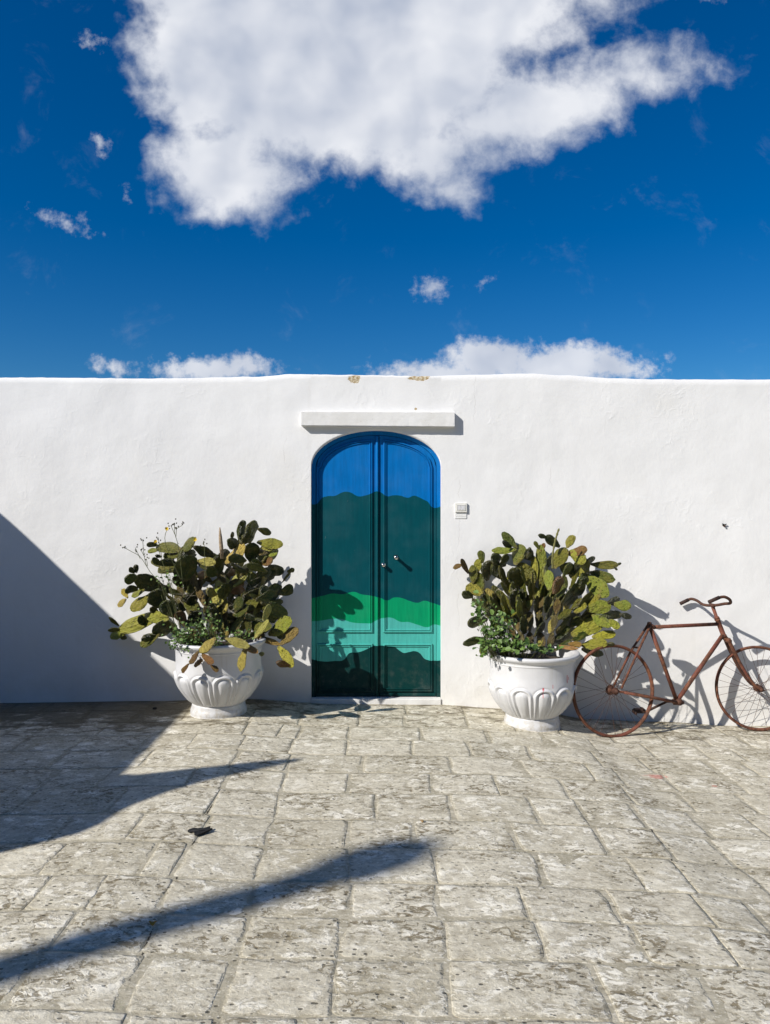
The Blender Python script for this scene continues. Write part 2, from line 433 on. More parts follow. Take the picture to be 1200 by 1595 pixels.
# ------------------------------------------------------------------ wall
XL = (484.5 - 600) * DIST / F; XR = (687.5 - 600) * DIST / F; XC = (XL + XR) / 2; HW = (XR - XL) / 2
ZS = EYE - (727 - 797.5) * DIST / F            # springing of the arch
ZA = EYE - (670 - 797.5) * DIST / F            # crown of the arch
ZD = EYE - (1088 - 797.5) * DIST / F           # bottom of the door
REC = 0.058                                     # how deep the door sits
def arch(x, inset=0.0):
    hw = HW - inset; r = min(max(abs(x - XC) / hw, 0), 1)
    return ZS + (ZA - inset - ZS) * (1 - r ** 2.05) ** 0.52
_tx = [0, 240, 400, 438, 450, 560, 660, 740, 820, 880, 960, 1000, 1200]
_ty = [588, 589.5, 587, 584.6, 582.8, 584.2, 586, 584, 582, 585, 589.5, 591, 591.5]
def ztop(x):
    px = 600 + x * F / DIST
    z = EYE - (lerp_tab(px, _tx, _ty) - 797.5) * DIST / F
    return z + 0.004 * noise.noise(Vector((x * 9, 0, 5))) + 0.003 * noise.noise(Vector((x * 31, 0, 9)))
def wob(x, z):
    k = 1.0
    dd = max(abs(x - XC) - HW, z - ZA - 0.05, 0)
    k = min(dd / 0.25, 1.0)
    v = 0.010 * noise.noise(Vector((x * 0.9, z * 0.9, 1))) + 0.005 * noise.noise(Vector((x * 2.7, z * 2.7, 4))) + 0.0022 * noise.noise(Vector((x * 7, z * 6, 8)))
    fl = -0.035 * math.exp(-max(z - g(x, 0), 0) / 0.035) * (0.35 + 0.65 * (0.5 + 0.5 * noise.noise(Vector((x * 1.3, 0, 2)))))
    return v * k + fl * min(max(abs(x - XC) - HW, 0) / 0.08, 1)
def build_wall():
    V, Fc = [], []
    def grid(xs, zb, rows, closed_bottom):
        base = len(V)
        for x in xs:
            b = zb(x); tp = ztop(x)
            for j in range(rows + 1):
                z = b + (tp - b) * j / rows
                V.append((x, wob(x, z), z))
            V[-1] = (x, wob(x, tp), tp - 0.004)
            V.append((x, wob(x, tp) + 0.006, tp + 0.002)); V.append((x, 0.40, tp + 0.006)); V.append((x, 0.40, b))
        st = rows + 4
        for i in range(len(xs) - 1):
            for j in range(rows + 3):
                a = base + i * st + j
                Fc.append((a, a + st, a + st + 1, a + 1))
            if closed_bottom:
                a = base + i * st
                Fc.append((a + rows + 3, a + st + rows + 3, a + st, a))
    def lin(a, b, n): return [a + (b - a) * i / n for i in range(n + 1)]
    zb = lambda x: g(x, 0) - 0.25
    grid(lin(-4.75, XL, 96), zb, 64, False)
    N = 40
    xs = [XC - HW * math.cos(math.pi * i / N) for i in range(N + 1)]
    grid(xs, arch, 30, True)
    grid(lin(XR, 6.2, 130), zb, 64, False)
    for X, s in ((XL, 1), (XR, -1)):
        o = len(V)
        zz = [-0.3 + (ZS + 0.3) * j / 20 for j in range(21)]
        for z in zz:
            V.append((X, wob(X, z), z)); V.append((X, 0.40, z))
        for j in range(20):
            q = (o + 2 * j, o + 2 * j + 1, o + 2 * j + 3, o + 2 * j + 2)
            Fc.append(q if s > 0 else tuple(reversed(q)))
    return mesh_from('courtyard_wall', V, Fc)
wall = obj('courtyard_wall', build_wall(), PLASTER)
tag(wall, 'long white limewashed courtyard wall with an arched doorway', 'wall')

def lintel():
    x0 = (469.5 - 600) * (DIST - 0.055) / F; x1 = (708.5 - 600) * (DIST - 0.055) / F
    z0 = EYE - (663 - 797.5) * (DIST - 0.055) / F; z1 = EYE - (640 - 797.5) * (DIST - 0.055) / F
    bm = bmesh.new()
    n = 60; V, Fc = [], []
    prof = [(0.02, 0), (-0.050, 0), (-0.055, 0.005), (-0.055, 0.06), (-0.055, 1), (-0.050, 2), (0.02, 2)]
    for i in range(n + 1):
        x = x0 + (x1 - x0) * i / n
        j = 0.0018 * noise.noise(Vector((x * 18, 1, 1))); j2 = 0.0022 * noise.noise(Vector((x * 14, 5, 1))) - 0.004 * max(noise.noise(Vector((x * 25, 9, 4))) - 0.35, 0)
        sl = -0.016 * i / n                                   # it dips a little to the right
        zz0 = z0 + sl * 0.6 + j; zz1 = z1 - 0.002 + sl * 0.25 + j2
        pts = [(0.03, zz0), (-0.050, zz0), (-0.055 + j, zz0 + 0.005), (-0.055 + j * .6, (zz0 + zz1) / 2), (-0.054, zz1 - 0.006), (-0.048, zz1), (0.03, zz1)]
        for (yy, zz) in pts: V.append((x, yy, zz))
    m = 7
    for i in range(n):
        for k in range(m - 1): Fc.append((i * m + k, i * m + k + 1, (i + 1) * m + k + 1, (i + 1) * m + k))
        Fc.append((i * m + m - 1, i * m, (i + 1) * m, (i + 1) * m + m - 1))
    Fc.append(tuple(reversed(range(m)))); Fc.append(tuple(n * m + k for k in range(m)))
    bm.free()
    me = mesh_from('lintel', V, Fc, False)
    return me
lt = obj('lintel', lintel(), LINTEL, wall); lt['label'] = 'projecting stone slab over the arched door'
# door sill: a shallow plastered step
v, f = box(XL + 0.001, XR - 0.001, -0.012, 0.30, -0.2, ZD - 0.003, 0.006)
sill = obj('threshold', mesh_from('threshold', v, f, False), LINTEL, wall)

# return wall on the left with its gate pier: both stand outside the frame and shade the corner
H2 = 2.62
k = 1.4 / 1.2
XW = -1.47 - k * H2
def return_wall():
    V, Fc = [], []
    ys = [-0.02 - 3.97 * i / 50 for i in range(51)]
    for y in ys:
        tp = H2 + 0.012 * noise.noise(Vector((0, y * 2.5, 3))) + lerp_tab(y, [-2.3, -0.9, 0.0], [0.0, 0.14, 0.2])
        for (dx, z) in ((-0.32, -0.1), (-0.32, tp - 0.03), (-0.27, tp), (-0.05, tp + 0.005), (0, tp - 0.02), (0, -0.1)): V.append((XW + dx, y, z))
    m = 6
    for i in range(50):
        for q in range(m - 1): Fc.append((i * m + q, i * m + q + 1, (i + 1) * m + q + 1, (i + 1) * m + q))
    Fc.append(tuple(range(m))); Fc.append(tuple(reversed([50 * m + q for q in range(m)])))
    return mesh_from('return_wall', V, Fc, False)
rw = obj('return_wall', return_wall(), PLASTER)
tag(rw, 'white side wall left of the view, known by the diagonal shade it throws', 'wall')
pier = empty('gate_pier', (XW - 0.16, -4.40, 0))
v, f = box(-0.24, 0.16, -0.42, 0.42, -0.1, H2, 0.02); obj('shaft', mesh_from('shaft', v, f, False), PLASTER, pier)
def cap():
    V, Fc = [], []
    prof = [(0.42, H2 - 0.01), (0.43, H2 + 0.03), (0.33, H2 + 0.10), (0.235, H2 + 0.22), (0.15, H2 + 0.40), (0.09, H2 + 0.60), (0.05, H2 + 0.84), (0.02, H2 + 0.94)]
    for (r, z) in prof:
        for k_ in range(16):
            a = 2 * math.pi * k_ / 16 + math.pi / 16
            s = r / max(abs(math.cos(a)), abs(math.sin(a))) * 0.97
            V.append((s * math.cos(a) * 0.6 + 0.0, s * math.sin(a), z))
    for i in range(len(prof) - 1):
        for k_ in range(16): Fc.append((i * 16 + k_, i * 16 + (k_ + 1) % 16, (i + 1) * 16 + (k_ + 1) % 16, (i + 1) * 16 + k_))
    Fc.append(tuple((len(prof) - 1) * 16 + k_ for k_ in range(16)))
    return mesh_from('pyramid_cap', V, Fc, False)
obj('pyramid_cap', cap(), PLASTER, pier)
tag(pier, 'gate pier with a pointed cap, known by its spiked shadow on the paving', 'pier')
# tall post behind the camera whose long soft shadow crosses the paving
HP = 7.6
px_, py_ = 0.19 - k * HP, -2.66 - HP / 1.2
post = empty('tall_post', (px_, py_, 0))
v, f = tube('', [(0, 0, -0.2), (0, 0, 2.0), (0, 0, 4.5), (0, 0, HP - 0.35)], [0.085, 0.085, 0.09, 0.10], 16)
obj('shaft', mesh_from('shaft', v, f), BLACKISH, post)
v, f = tube('', [(0, 0, HP - 0.36), (0, 0, HP - 0.3), (0, 0, HP - 0.12), (0, 0, HP)], [0.10, 0.15, 0.15, 0.07], 16)
obj('lantern_head', mesh_from('lantern_head', v, f), BLACKISH, post)
tag(post, 'tall round post, known by the long soft band of shadow on the paving', 'post')

# unseen house added behind the camera: blocks low sky, deepens the shade
def house():
    e = empty('added_house', (1.5, -17.0, 0)); tag(e, 'unseen house added behind the camera to block low sky', 'house')
    hm = plain('house_plaster', (0.42, 0.36, 0.27), 0.9, 0, 0.25, 1.5, 0.2); wm = plain('house_shutter', (0.06, 0.11, 0.10), 0.6, 0, 0.3, 8); gm = plain('window_glass', (0.03, 0.035, 0.04), 0.1, 0, 0.2, 2, 0)
    v, f = box(-13, 13, -4, 0, -0.5, 9.6, 0.03); obj('wall', mesh_from('wall', v, f, False), hm, e)
    v, f = box(-13.15, 13.15, -4.15, 0.15, 9.6, 9.85, 0.04); obj('cornice', mesh_from('cornice', v, f, False), LINTEL, e)
    for zz in (1.0, 4.2, 7.2):
        for xx in (-10.5, -7, -3.5, 0, 3.5, 7, 10.5):
            if zz == 1.0 and xx == 0:
                v, f = box(-0.6, 0.6, 0.003, 0.08, -0.1, 2.4, 0.02); d = obj('door', mesh_from('door', v, f, False), wm, e)
                v, f = box(0.4, 0.46, 0.08, 0.14, 1.0, 1.12, 0.01); obj('handle', mesh_from('handle', v, f, False), CHROME, d); continue
            v, f = box(xx - 0.5, xx + 0.5, 0.003, 0.05, zz, zz + 1.5, 0.01); wn = obj('window', mesh_from('window', v, f, False), gm, e)
            for sx in (-1.02, 0.52): v, f = box(xx + sx, xx + sx + 0.5, 0.003, 0.07, zz, zz + 1.5, 0.01); obj('shutter', mesh_from('shutter', v, f, False), wm, wn)
            v, f = box(xx - 0.62, xx + 0.62, 0.003, 0.16, zz - 0.14, zz - 0.02, 0.01); obj('sill', mesh_from('sill', v, f, False), LINTEL, wn)
house()

# ------------------------------------------------------------------ pavement
def pavement():
    def axis(lo, hi, step, far):
        a = []; t = lo
        while t <= hi + 1e-6: a.append(round(t, 4)); t += step
        return [-far, -far / 4, -40, -12] + a + [12, 40, far / 4, far] if False else a
    xs = [-600, -120, -40, -14, -8] + [-6 + 0.15 * i for i in range(81)] + [8, 14, 40, 120, 600]
    ys = [-600, -120, -40, -16, -10] + [-8 + 0.15 * i for i in range(53)] + [0.0, 0.2]
    ys = sorted(set(round(y, 3) for y in ys))
    V = [(x, y, g(x, y) - 0.0018) for y in ys for x in xs]
    n = len(xs)
    Fc = [(j * n + i, j * n + i + 1, (j + 1) * n + i + 1, (j + 1) * n + i) for j in range(len(ys) - 1) for i in range(n - 1)]
    return mesh_from('pavement', V, Fc)
pave = obj('pavement', pavement(), MORTAR); tag(pave, 'worn limestone pavement of rectangular slabs in lime mortar', kind='structure')

def row_depth(py): return F * EYE / (py - 797.5) - DIST
ROWS = [1095, 1112, 1131, 1152, 1176, 1204, 1235.5, 1276, 1321, 1375, 1429, 1493, 1584, 1722]
JOINTS = [
 [20, 75, 150, 235, 300, 400, 470, 560, 633, 722, 790, 880, 960, 1040, 1120],
 [45, 130, 210, 290, 392, 467, 560, 630, 728, 800, 870, 950, 1030, 1095, 1160],
 [15, 62, 160, 255, 385, 437, 467, 543, 655, 760, 850, 925, 1010, 1095, 1150],
 [30, 120, 225, 300, 377, 453, 540, 642, 730, 826, 930, 1005, 1110, 1170],
 [87, 230, 366, 449, 565, 702, 818, 920, 965, 1045, 1150],
 [78, 163, 297, 352, 443, 543, 671, 773, 880, 980, 1068, 1165],
 [36, 183, 333, 432, 583, 705, 833, 906, 995, 1092, 1180],
 [95, 210, 316, 418, 542, 645, 800, 938, 1034, 1125],
 [80, 230, 283, 402, 543, 677, 843, 992, 1068, 1185],
 [60, 150, 258, 391, 546, 680, 817, 953, 1098, 1180],
 [100, 236, 378, 530, 694, 843, 997, 1132],
 [35, 205, 350, 520, 697, 943, 1110],
 [170, 320, 455, 640, 810, 1010, 1150],
]
def stone_mesh(x0, x1, y0, y1, seed):
    rnd = random.Random(seed)
    cx, cy = (x0 + x1) / 2, (y0 + y1) / 2
    w, h = (x1 - x0), (y1 - y0)
    ang = rnd.uniform(-0.02, 0.02)
    rc = min(w, h) * rnd.uniform(0.02, 0.09)
    pts = []
    sk = [rnd.uniform(-0.009, 0.009) for _ in range(4)]
    for (sx, sy, a0, q) in ((1, 1, 0, 0), (-1, 1, 90, 1), (-1, -1, 180, 2), (1, -1, 270, 3)):
        r = rc * rnd.uniform(0.4, 1.5)
        for kk in range(3):
            a = R(a0 + kk * 45)
            pts.append(Vector((sx * (w / 2 - r) + r * math.cos(a) + sk[q], sy * (h / 2 - r) + r * math.sin(a) + sk[(q + 1) % 4] * 0.6)))
        nx = {0: (-1, 1), 1: (-1, -1), 2: (1, -1), 3: (1, 1)}[q]
        m_ = 4 if q % 2 == 0 else 2
        e0 = pts[-1]; e1 = Vector((nx[0] * (w / 2 - rc) if q % 2 == 0 else sx * w / 2, sy * h / 2 if q % 2 == 0 else nx[1] * (h / 2 - rc)))
        for kk in range(1, m_ + 1):
            pts.append(e0.lerp(e1, kk / (m_ + 1)) + Vector((0, 0)))
    out = []
    for p in pts:
        o = 0.007 * noise.noise(Vector((p.x * 12 + seed, p.y * 12, seed * 1.7))) + 0.008 * noise.noise(Vector((p.x * 40 + seed, p.y * 40, seed)))
        p = p * (1 + o / max(p.length, 0.05))
        out.append(Vector((p.x * math.cos(ang) - p.y * math.sin(ang), p.x * math.sin(ang) + p.y * math.cos(ang))))
    n = len(out); V, Fc = [], []
    lift = rnd.uniform(-0.0008, 0.0010); tx, ty = rnd.uniform(-0.004, 0.004), rnd.uniform(-0.004, 0.004)
    E = []; ew = rnd.uniform(0.02, 0.038)
    for (s, dz, ed) in ((0.0, -0.05, 1.0), (0.0, -0.0022, 1.0), (0.005, -0.0006, 0.85), (ew, 0.0, 0.0), (0.5, 0.001, 0.0)):
        for p in out:
            q = p * (1 - s / max(p.length, 0.06)) if s < 0.1 else p * 0.5
            X, Y = cx + q.x, cy + q.y
            jz = 0.0025 * noise.noise(Vector((X * 9, Y * 9, seed))) if s > 0 else 0
            V.append((X, Y, g(X, Y) + lift + dz + jz + q.x * tx + q.y * ty)); E.append(ed)
    for j in range(4):
        for i in range(n): Fc.append((j * n + i, j * n + (i + 1) % n, (j + 1) * n + (i + 1) % n, (j + 1) * n + i))
    c = len(V); V.append((cx, cy, g(cx, cy) + lift + 0.001)); E.append(0.0)
    for i in range(n): Fc.append((4 * n + i, 4 * n + (i + 1) % n, c))
    me = mesh_from('paving_stone', V, Fc)
    me.attributes.new('edge', 'FLOAT', 'POINT').data.foreach_set('value', E)
    return me
def lay():
    sd = 0
    for r in range(len(ROWS) - 1):
        yb, yf = row_depth(ROWS[r]), row_depth(ROWS[r + 1])
        if r == 0: yb = -0.045
        pm = (ROWS[r] + ROWS[r + 1]) / 2; kk = F * EYE / (pm - 797.5)
        js = [(p - 600) * kk / F for p in JOINTS[r]]
        rnd = random.Random(r + 50)
        while js[0] > -3.5: js.insert(0, js[0] - rnd.uniform(0.38, 0.62))
        while js[-1] < 3.7: js.append(js[-1] + rnd.uniform(0.38, 0.62))
        for i in range(len(js) - 1):
            sd += 1
            gx = rnd.choice((0.001, 0.003, 0.006, 0.012)); gy = rnd.choice((0.000, 0.002, 0.004, 0.007))
            o = obj('paving_stone', stone_mesh(js[i] + gx, js[i + 1] - gx * 0.8, yf + gy, yb - gy, sd), STONE, pave)
lay()

# ------------------------------------------------------------------ the painted door
def door_mat():
    m, t = material('painted_door')
    O = t.new('ShaderNodeTexCoord').outputs['Object']
    G = t.new('ShaderNodeNewGeometry').outputs['Position']
    x, y, z = t.sep(G)
    xn = t.m('DIVIDE', t.m('SUBTRACT', x, XL), XR - XL)
    kk = (DIST + REC) / F
    def zed(py): return EYE - (py - 797.5) * kk
    lo, hi = zed(1095), zed(660)
    def curve(pts, oy):
        fc = t.new('ShaderNodeFloatCurve'); cv = fc.mapping.curves[0]
        P = []
        for (zx, zy) in pts:
            X = (440 + zx * 0.26667 - 600) * kk; Z = zed(oy + zy * 0.26667)
            P.append((min(max((X - XL) / (XR - XL), 0), 1), (Z - lo) / (hi - lo)))
        P[0] = (0, P[0][1]); P[-1] = (1, P[-1][1])
        cv.points[0].location = P[0]; cv.points[1].location = P[-1]
        for p in P[1:-1]: cv.points.new(*p)
        fc.mapping.update(); t.put(fc.inputs['Value'], xn)
        return t.m('ADD', t.m('MULTIPLY', fc.outputs[0], hi - lo), lo)
    c1 = curve([(165, 695), (205, 690), (230, 660), (265, 648), (310, 645), (340, 630), (365, 622), (400, 627), (440, 648), (480, 645), (520, 632), (550, 620), (575, 626), (610, 648), (650, 643), (690, 645), (735, 657), (770, 645), (800, 655), (830, 670), (855, 685), (867, 706), (925, 708)], 600)
    c2 = curve([(165, 345), (240, 330), (290, 318), (350, 322), (420, 308), (460, 322), (520, 330), (570, 342), (618, 358), (650, 342), (700, 345), (740, 360), (790, 372), (830, 360), (870, 370), (920, 388)], 840)
    c3 = curve([(165, 480), (230, 475), (300, 465), (350, 468), (400, 485), (480, 492), (520, 490), (560, 468), (600, 459), (640, 460), (690, 483), (740, 485), (790, 500), (850, 514), (880, 500), (920, 505)], 840)
    c4 = curve([(155, 700), (240, 715), (300, 712), (360, 704), (390, 668), (440, 662), (490, 645), (520, 628), (560, 622), (620, 625), (660, 632), (680, 648), (710, 665), (740, 660), (775, 655), (805, 668), (830, 698), (860, 708), (920, 708)], 840)
    zj = t.m('ADD', z, t.m('MULTIPLY', t.m('SUBTRACT', t.noise(G, 60, 3), 0.5), 0.003))
    col = (0.0005, 0.150, 0.47)
    def lay(col, c, new):
        f_ = t.ss(t.m('SUBTRACT', c, zj), -0.0008, 0.0008)
        return t.mix(f_, col, new)
    col = t.mix(0.0, col, col)
    col = lay(col, c1, (0.0005, 0.066, 0.084)); col = lay(col, c2, (0.001, 0.30, 0.125)); col = lay(col, c3, (0.075, 0.455, 0.40)); col = lay(col, c4, (0.002, 0.036, 0.034))
    # brush marks, chalking and dust
    br = t.noise(t.vm('MULTIPLY', G, (60.0, 10.0, 5.0)), 1.0, 5, 0.6)
    big_ = t.noise(G, 6, 4, 0.6)
    col = t.mix(t.ss(big_, 0.4, 0.8, 0, 0.03), col, (0.30, 0.42, 0.46))
    col = t.mix(t.ss(br, 0.3, 0.75, 0, 0.20), col, (0.0, 0.02, 0.03))
    dust = t.m('MULTIPLY', t.ss(z, ZD + 0.02, ZD + 0.5, 1, 0), t.ss(t.noise(G, 14, 5, 0.65), 0.45, 0.75))
    col = t.mix(t.m('MULTIPLY', dust, 0.09), col, (0.42, 0.40, 0.34))
    chip = t.ss(t.noise(G, 80, 3, 0.6), 0.75, 0.78, 0, 0.6)
    col = t.mix(chip, col, (0.4, 0.42, 0.38))
    t.put(t.bsdf.inputs['Base Color'], col)
    t.put(t.bsdf.inputs['Roughness'], t.ss(big_, 0.3, 0.7, 0.42, 0.56))
    t.bsdf.inputs['Specular IOR Level'].default_value = 0.12
    t.put(t.bsdf.inputs['Normal'], bump(t, t.m('ADD', br, t.noise(G, 3, 3)), 0.10, 0.006))
    return m
DOOR = door_mat()
door = empty('arched_door', (XC, REC, ZD)); tag(door, 'arched double door painted with blue, teal, green and turquoise waves', 'door')
def local(V): return [Vector(p) - Vector((XC, REC, ZD)) for p in V]
FW = 0.034                                  # visible width of the fixed frame
XM = (590.5 - 600) * (DIST + REC) / F       # where the leaves meet
def arch_pts(inset, x0, x1, n=26):
    return [(x0 + (x1 - x0) * i / n, arch(x0 + (x1 - x0) * i / n, inset)) for i in range(n + 1)]
def frame_mesh():
    V, Fc = [], []
    n = 44
    ring_o, ring_i = [], []
    def ring(ins):
        out = [(XL + ins, ZD - 0.01)]
        hw = HW - ins
        for i in range(n + 1):
            a = math.pi * (1 - i / n); X = XC + hw * math.cos(a); out.append((X, arch(X, ins)))
        out.append((XR - ins, ZD - 0.01)); return out
    o, i_ = ring(-0.01), ring(FW)
    for (p, y) in ((o, REC), (i_, REC), (i_, REC + 0.05)):
        for (X, Z) in p: V.append((X, y, Z))
    m = len(o)
    for j in range(2):
        for q in range(m - 1): Fc.append((j * m + q, j * m + q + 1, (j + 1) * m + q + 1, (j + 1) * m + q))
    return mesh_from('door_frame', local(V), Fc, False)
obj('door_frame', frame_mesh(), DOOR, door)
v, f = box(XL - 0.02, XR + 0.02, REC + 0.055, REC + 0.09, ZD - 0.02, ZA + 0.03)  # black board added behind the leaves so the gap between them looks dark
obj('dark_gap_board', mesh_from('dark_gap_board', [Vector(p) - Vector((XC, REC, ZD)) for p in v], f, False), BLACKISH, door)
def leaf_outline(x0, x1, zb, inset, n=26):
    p = [(x0, zb)] + arch_pts(inset, x0, x1, n) + [(x1, zb)]
    return p                        # runs up the left side, over, down the right
def slab(path, y0, y1):
    V = [(a, y0, b) for a, b in path] + [(a, y1, b) for a, b in path]; n = len(path)
    Fc = [tuple(range(n))] + [(i, i + n, (i + 1) % n + n, (i + 1) % n) for i in range(n)]
    return V, Fc
def moulding(path, prof, y):
    """sweep a small profile round a closed path (clockwise seen from the camera); offsets go inwards"""
    n = len(path); P = [Vector(p) for p in path]; V, Fc = [], []
    nor = []
    for i in range(n):
        a = (P[i] - P[i - 1]); b = (P[(i + 1) % n] - P[i])
        if a.length < 1e-6: a = b
        a = a.normalized(); b = b.normalized()
        na = Vector((a.y, -a.x)); nb = Vector((b.y, -b.x)); m_ = (na + nb)
        m_ = m_ / max(m_.length_squared / 2, 0.5) if m_.length > 1e-6 else na
        nor.append(m_)
    for (o, hgt) in prof:
        for i in range(n):
            q = P[i] + nor[i] * o; V.append((q.x, y - hgt, q.y))
    m = len(prof)
    for j in range(m - 1):
        for i in range(n): Fc.append((j * n + i, j * n + (i + 1) % n, (j + 1) * n + (i + 1) % n, (j + 1) * n + i))
    return V, Fc
PROF = [(-0.002, -0.004), (0.0, 0.012), (0.009, 0.014), (0.012, 0.003), (0.016, 0.002), (0.018, 0.009), (0.024, 0.008), (0.028, -0.003)]
YL = REC + 0.008
kk = (DIST + REC) / F
ZR0 = EYE - (1003 - 797.5) * kk; ZR1 = EYE - (985 - 797.5) * kk; ZB = EYE - (1077 - 797.5) * kk
def leaf(x0, x1, sl, sr):
    v, f = slab(leaf_outline(x0, x1, ZD + 0.004, FW + 0.003), YL, YL + 0.04)
    lf = obj('door_leaf', mesh_from('door_leaf', local(v), f, False), DOOR, door)
    up = leaf_outline(x0 + sl, x1 - sr, ZR1, FW + 0.038)
    v, f = moulding(up, PROF, YL); obj('panel_moulding', mesh_from('panel_moulding', local(v), f, False), DOOR, lf)
    low = [(x0 + sl, ZB), (x0 + sl, ZR0), (x1 - sr, ZR0), (x1 - sr, ZB)]
    v, f = moulding(low, PROF, YL); obj('panel_moulding', mesh_from('panel_moulding', local(v), f, False), DOOR, lf)
    return lf
left_leaf = leaf(XL + FW + 0.003, XM - 0.002, 0.010, 0.052)
right_leaf = leaf(XM + 0.003, XR - FW - 0.003, 0.034, 0.034)
v, f = box(XM - 0.026, XM - 0.004, YL - 0.016, YL + 0.001, ZD + 0.01, arch(XM, FW + 0.012), 0.006)
obj('astragal', mesh_from('astragal', local(v), f), DOOR, left_leaf)
v, f = box(XL + FW + 0.004, XM - 0.03, YL - 0.010, YL + 0.001, ZD + 0.006, ZD + 0.03, 0.004); obj('kick_rail', mesh_from('kick_rail', local(v), f, False), DOOR, left_leaf)
v, f = box(XM + 0.006, XR - FW - 0.006, YL - 0.010, YL + 0.001, ZD + 0.006, ZD + 0.03, 0.004); obj('kick_rail', mesh_from('kick_rail', local(v), f, False), DOOR, right_leaf)
def pull():
    b = at(617, 868, YL)
    h = [cyl((b.x, YL + 0.002, b.z), (b.x, YL - 0.006, b.z), 0.019, 20),
         tube('', [(b.x, YL - 0.004, b.z), (b.x, YL - 0.05, b.z), (b.x, YL - 0.074, b.z)], [0.013, 0.012, 0.013], 14)]
    v, f = join(h); hd = obj('pull_handle', mesh_from('pull_handle', local(v), f), BLACKISH, right_leaf)
    v, f = tube('', [(b.x, YL - 0.070, b.z), (b.x, YL - 0.074, b.z), (b.x, YL - 0.086, b.z), (b.x, YL - 0.090, b.z)], [0.012, 0.017, 0.017, 0.012], 16)
    obj('knob', mesh_from('knob', local(v), f), CHROME, hd)
    b = at(597.5, 880, YL)
    v, f = join([cyl((b.x, YL + 0.002, b.z), (b.x, YL - 0.010, b.z), 0.019, 20), tube('', [(b.x, YL - 0.008, b.z), (b.x, YL - 0.042, b.z), (b.x, YL - 0.047, b.z)], [0.014, 0.016, 0.010], 16)])
    obj('lock_cylinder', mesh_from('lock_cylinder', local(v), f), CHROME, right_leaf)
pull()

# doorbell plate
def doorbell():
    p0 = at(709, 798, 0); p1 = at(727.5, 783.5, 0)
    c = (p0 + p1) / 2; e = empty('doorbell', (c.x, -0.002, c.z)); w, h = (p1.x - p0.x) / 2, (p1.z - p0.z) / 2
    v, f = box(-w, w, -0.013, 0.012, -h, h, 0.003); obj('cover_plate', mesh_from('cover_plate', v, f, False), PLASTIC, e)
    fr = [box(-w * .72, w * .72, -0.0165, -0.010, h * .48, h * .62, .001), box(-w * .72, w * .72, -0.0165, -0.010, -h * .62, -h * .48, .001),
          box(-w * .72, -w * .62, -0.0165, -0.010, -h * .47, h * .47, .001), box(w * .62, w * .72, -0.0165, -0.010, -h * .47, h * .47, .001)]
    v, f = join(fr); obj('inner_frame', mesh_from('inner_frame', v, f, False), PLASTIC, e)
    for s in (-1, 1):
        a, b = sorted((s * w * .03, s * w * .59)); v, f = box(a, b, -0.0155, -0.011, -h * .44, h * .44, .0015); obj('button', mesh_from('button', v, f, False), BUTTON, e)
    tag(e, 'small ivory doorbell plate with two buttons on the white wall', 'doorbell')
    q = at(718, 803, 0)
    e2 = empty('junction_lid', (q.x, -0.002, q.z))
    v, f = box(-w * .97, w * .97, -0.0015, 0.012, -0.024, 0.024, 0.001); obj('lid', mesh_from('lid', v, f, False), LIDM, e2)
    v, f = box(-w * .8, w * .8, -0.0032, -0.001, -0.004, -0.002, 0.0005); obj('rib', mesh_from('rib', v, f, False), LIDM, e2)
    tag(e2, 'flat painted-over cover plate just beneath the doorbell', 'cover plate')
doorbell()

# ------------------------------------------------------------------ planters
def pot_mats():
    m, t = material('white_glazed_pot')
    G = t.new('ShaderNodeNewGeometry').outputs['Position']
    O = t.new('ShaderNodeTexCoord').outputs['Object']
    x, y, z = t.sep(O)
    n = t.noise(O, 7, 5, 0.6)
    c = t.mix(t.ss(n, 0.3, 0.75), (0.59, 0.59, 0.60), (0.655, 0.655, 0.665))
    st = t.ss(t.noise(t.vm('MULTIPLY', O, (18, 18, 1.5)), 1.0, 5, 0.6), 0.56, 0.76, 0, 0.26)
    c = t.mix(st, c, (0.42, 0.39, 0.32))
    ft = t.m('MULTIPLY', t.ss(z, 0.02, 0.13, 1, 0), t.ss(t.noise(O, 26, 5, 0.7), 0.4, 0.7))
    c = t.mix(t.m('MULTIPLY', ft, 0.65), c, (0.36, 0.31, 0.22))
    t.put(t.bsdf.inputs['Base Color'], c); t.bsdf.inputs['Roughness'].default_value = 0.38
    t.put(t.bsdf.inputs['Normal'], bump(t, t.noise(O, 40, 4, 0.6), 0.10, 0.006))
    return m, m.copy()
POT, POT_RED = pot_mats()
POT_RED.name = 'white_glazed_pot_with_red_drips'
def red_drips():
    t = NT(POT_RED.node_tree); bs = POT_RED.node_tree.nodes['Principled BSDF']
    src = bs.inputs['Base Color'].links[0].from_socket
    O = t.new('ShaderNodeTexCoord').outputs['Object']; x, y, z = t.sep(O)
    col = src
    for (X, z0, z1, wd) in ((0.022, 0.325, 0.350, .0055), (0.018, 0.27, 0.345, .0016), (0.097, 0.335, 0.37, .0016), (0.222, 0.36, 0.425, .0026), (0.236, 0.38, 0.41, .0016)):
        d = t.m('ABSOLUTE', t.m('SUBTRACT', x, X)); d = t.m('ADD', d, t.m('MULTIPLY', t.m('SUBTRACT', t.noise(O, 70, 3), 0.5), 0.004))
        k_ = t.m('MULTIPLY', t.ss(d, wd, wd + 0.002, 1, 0), t.m('MULTIPLY', t.ss(z, z0, z0 + 0.01), t.ss(z, z1 - 0.006, z1, 1, 0)))
        k_ = t.m('MULTIPLY', k_, t.ss(y, -0.1, -0.05, 1, 0))
        col = t.mix(t.m('MULTIPLY', k_, 0.85), col, (0.5, 0.02, 0.04))
    t.put(bs.inputs['Base Color'], col)
red_drips()
NPET = 12
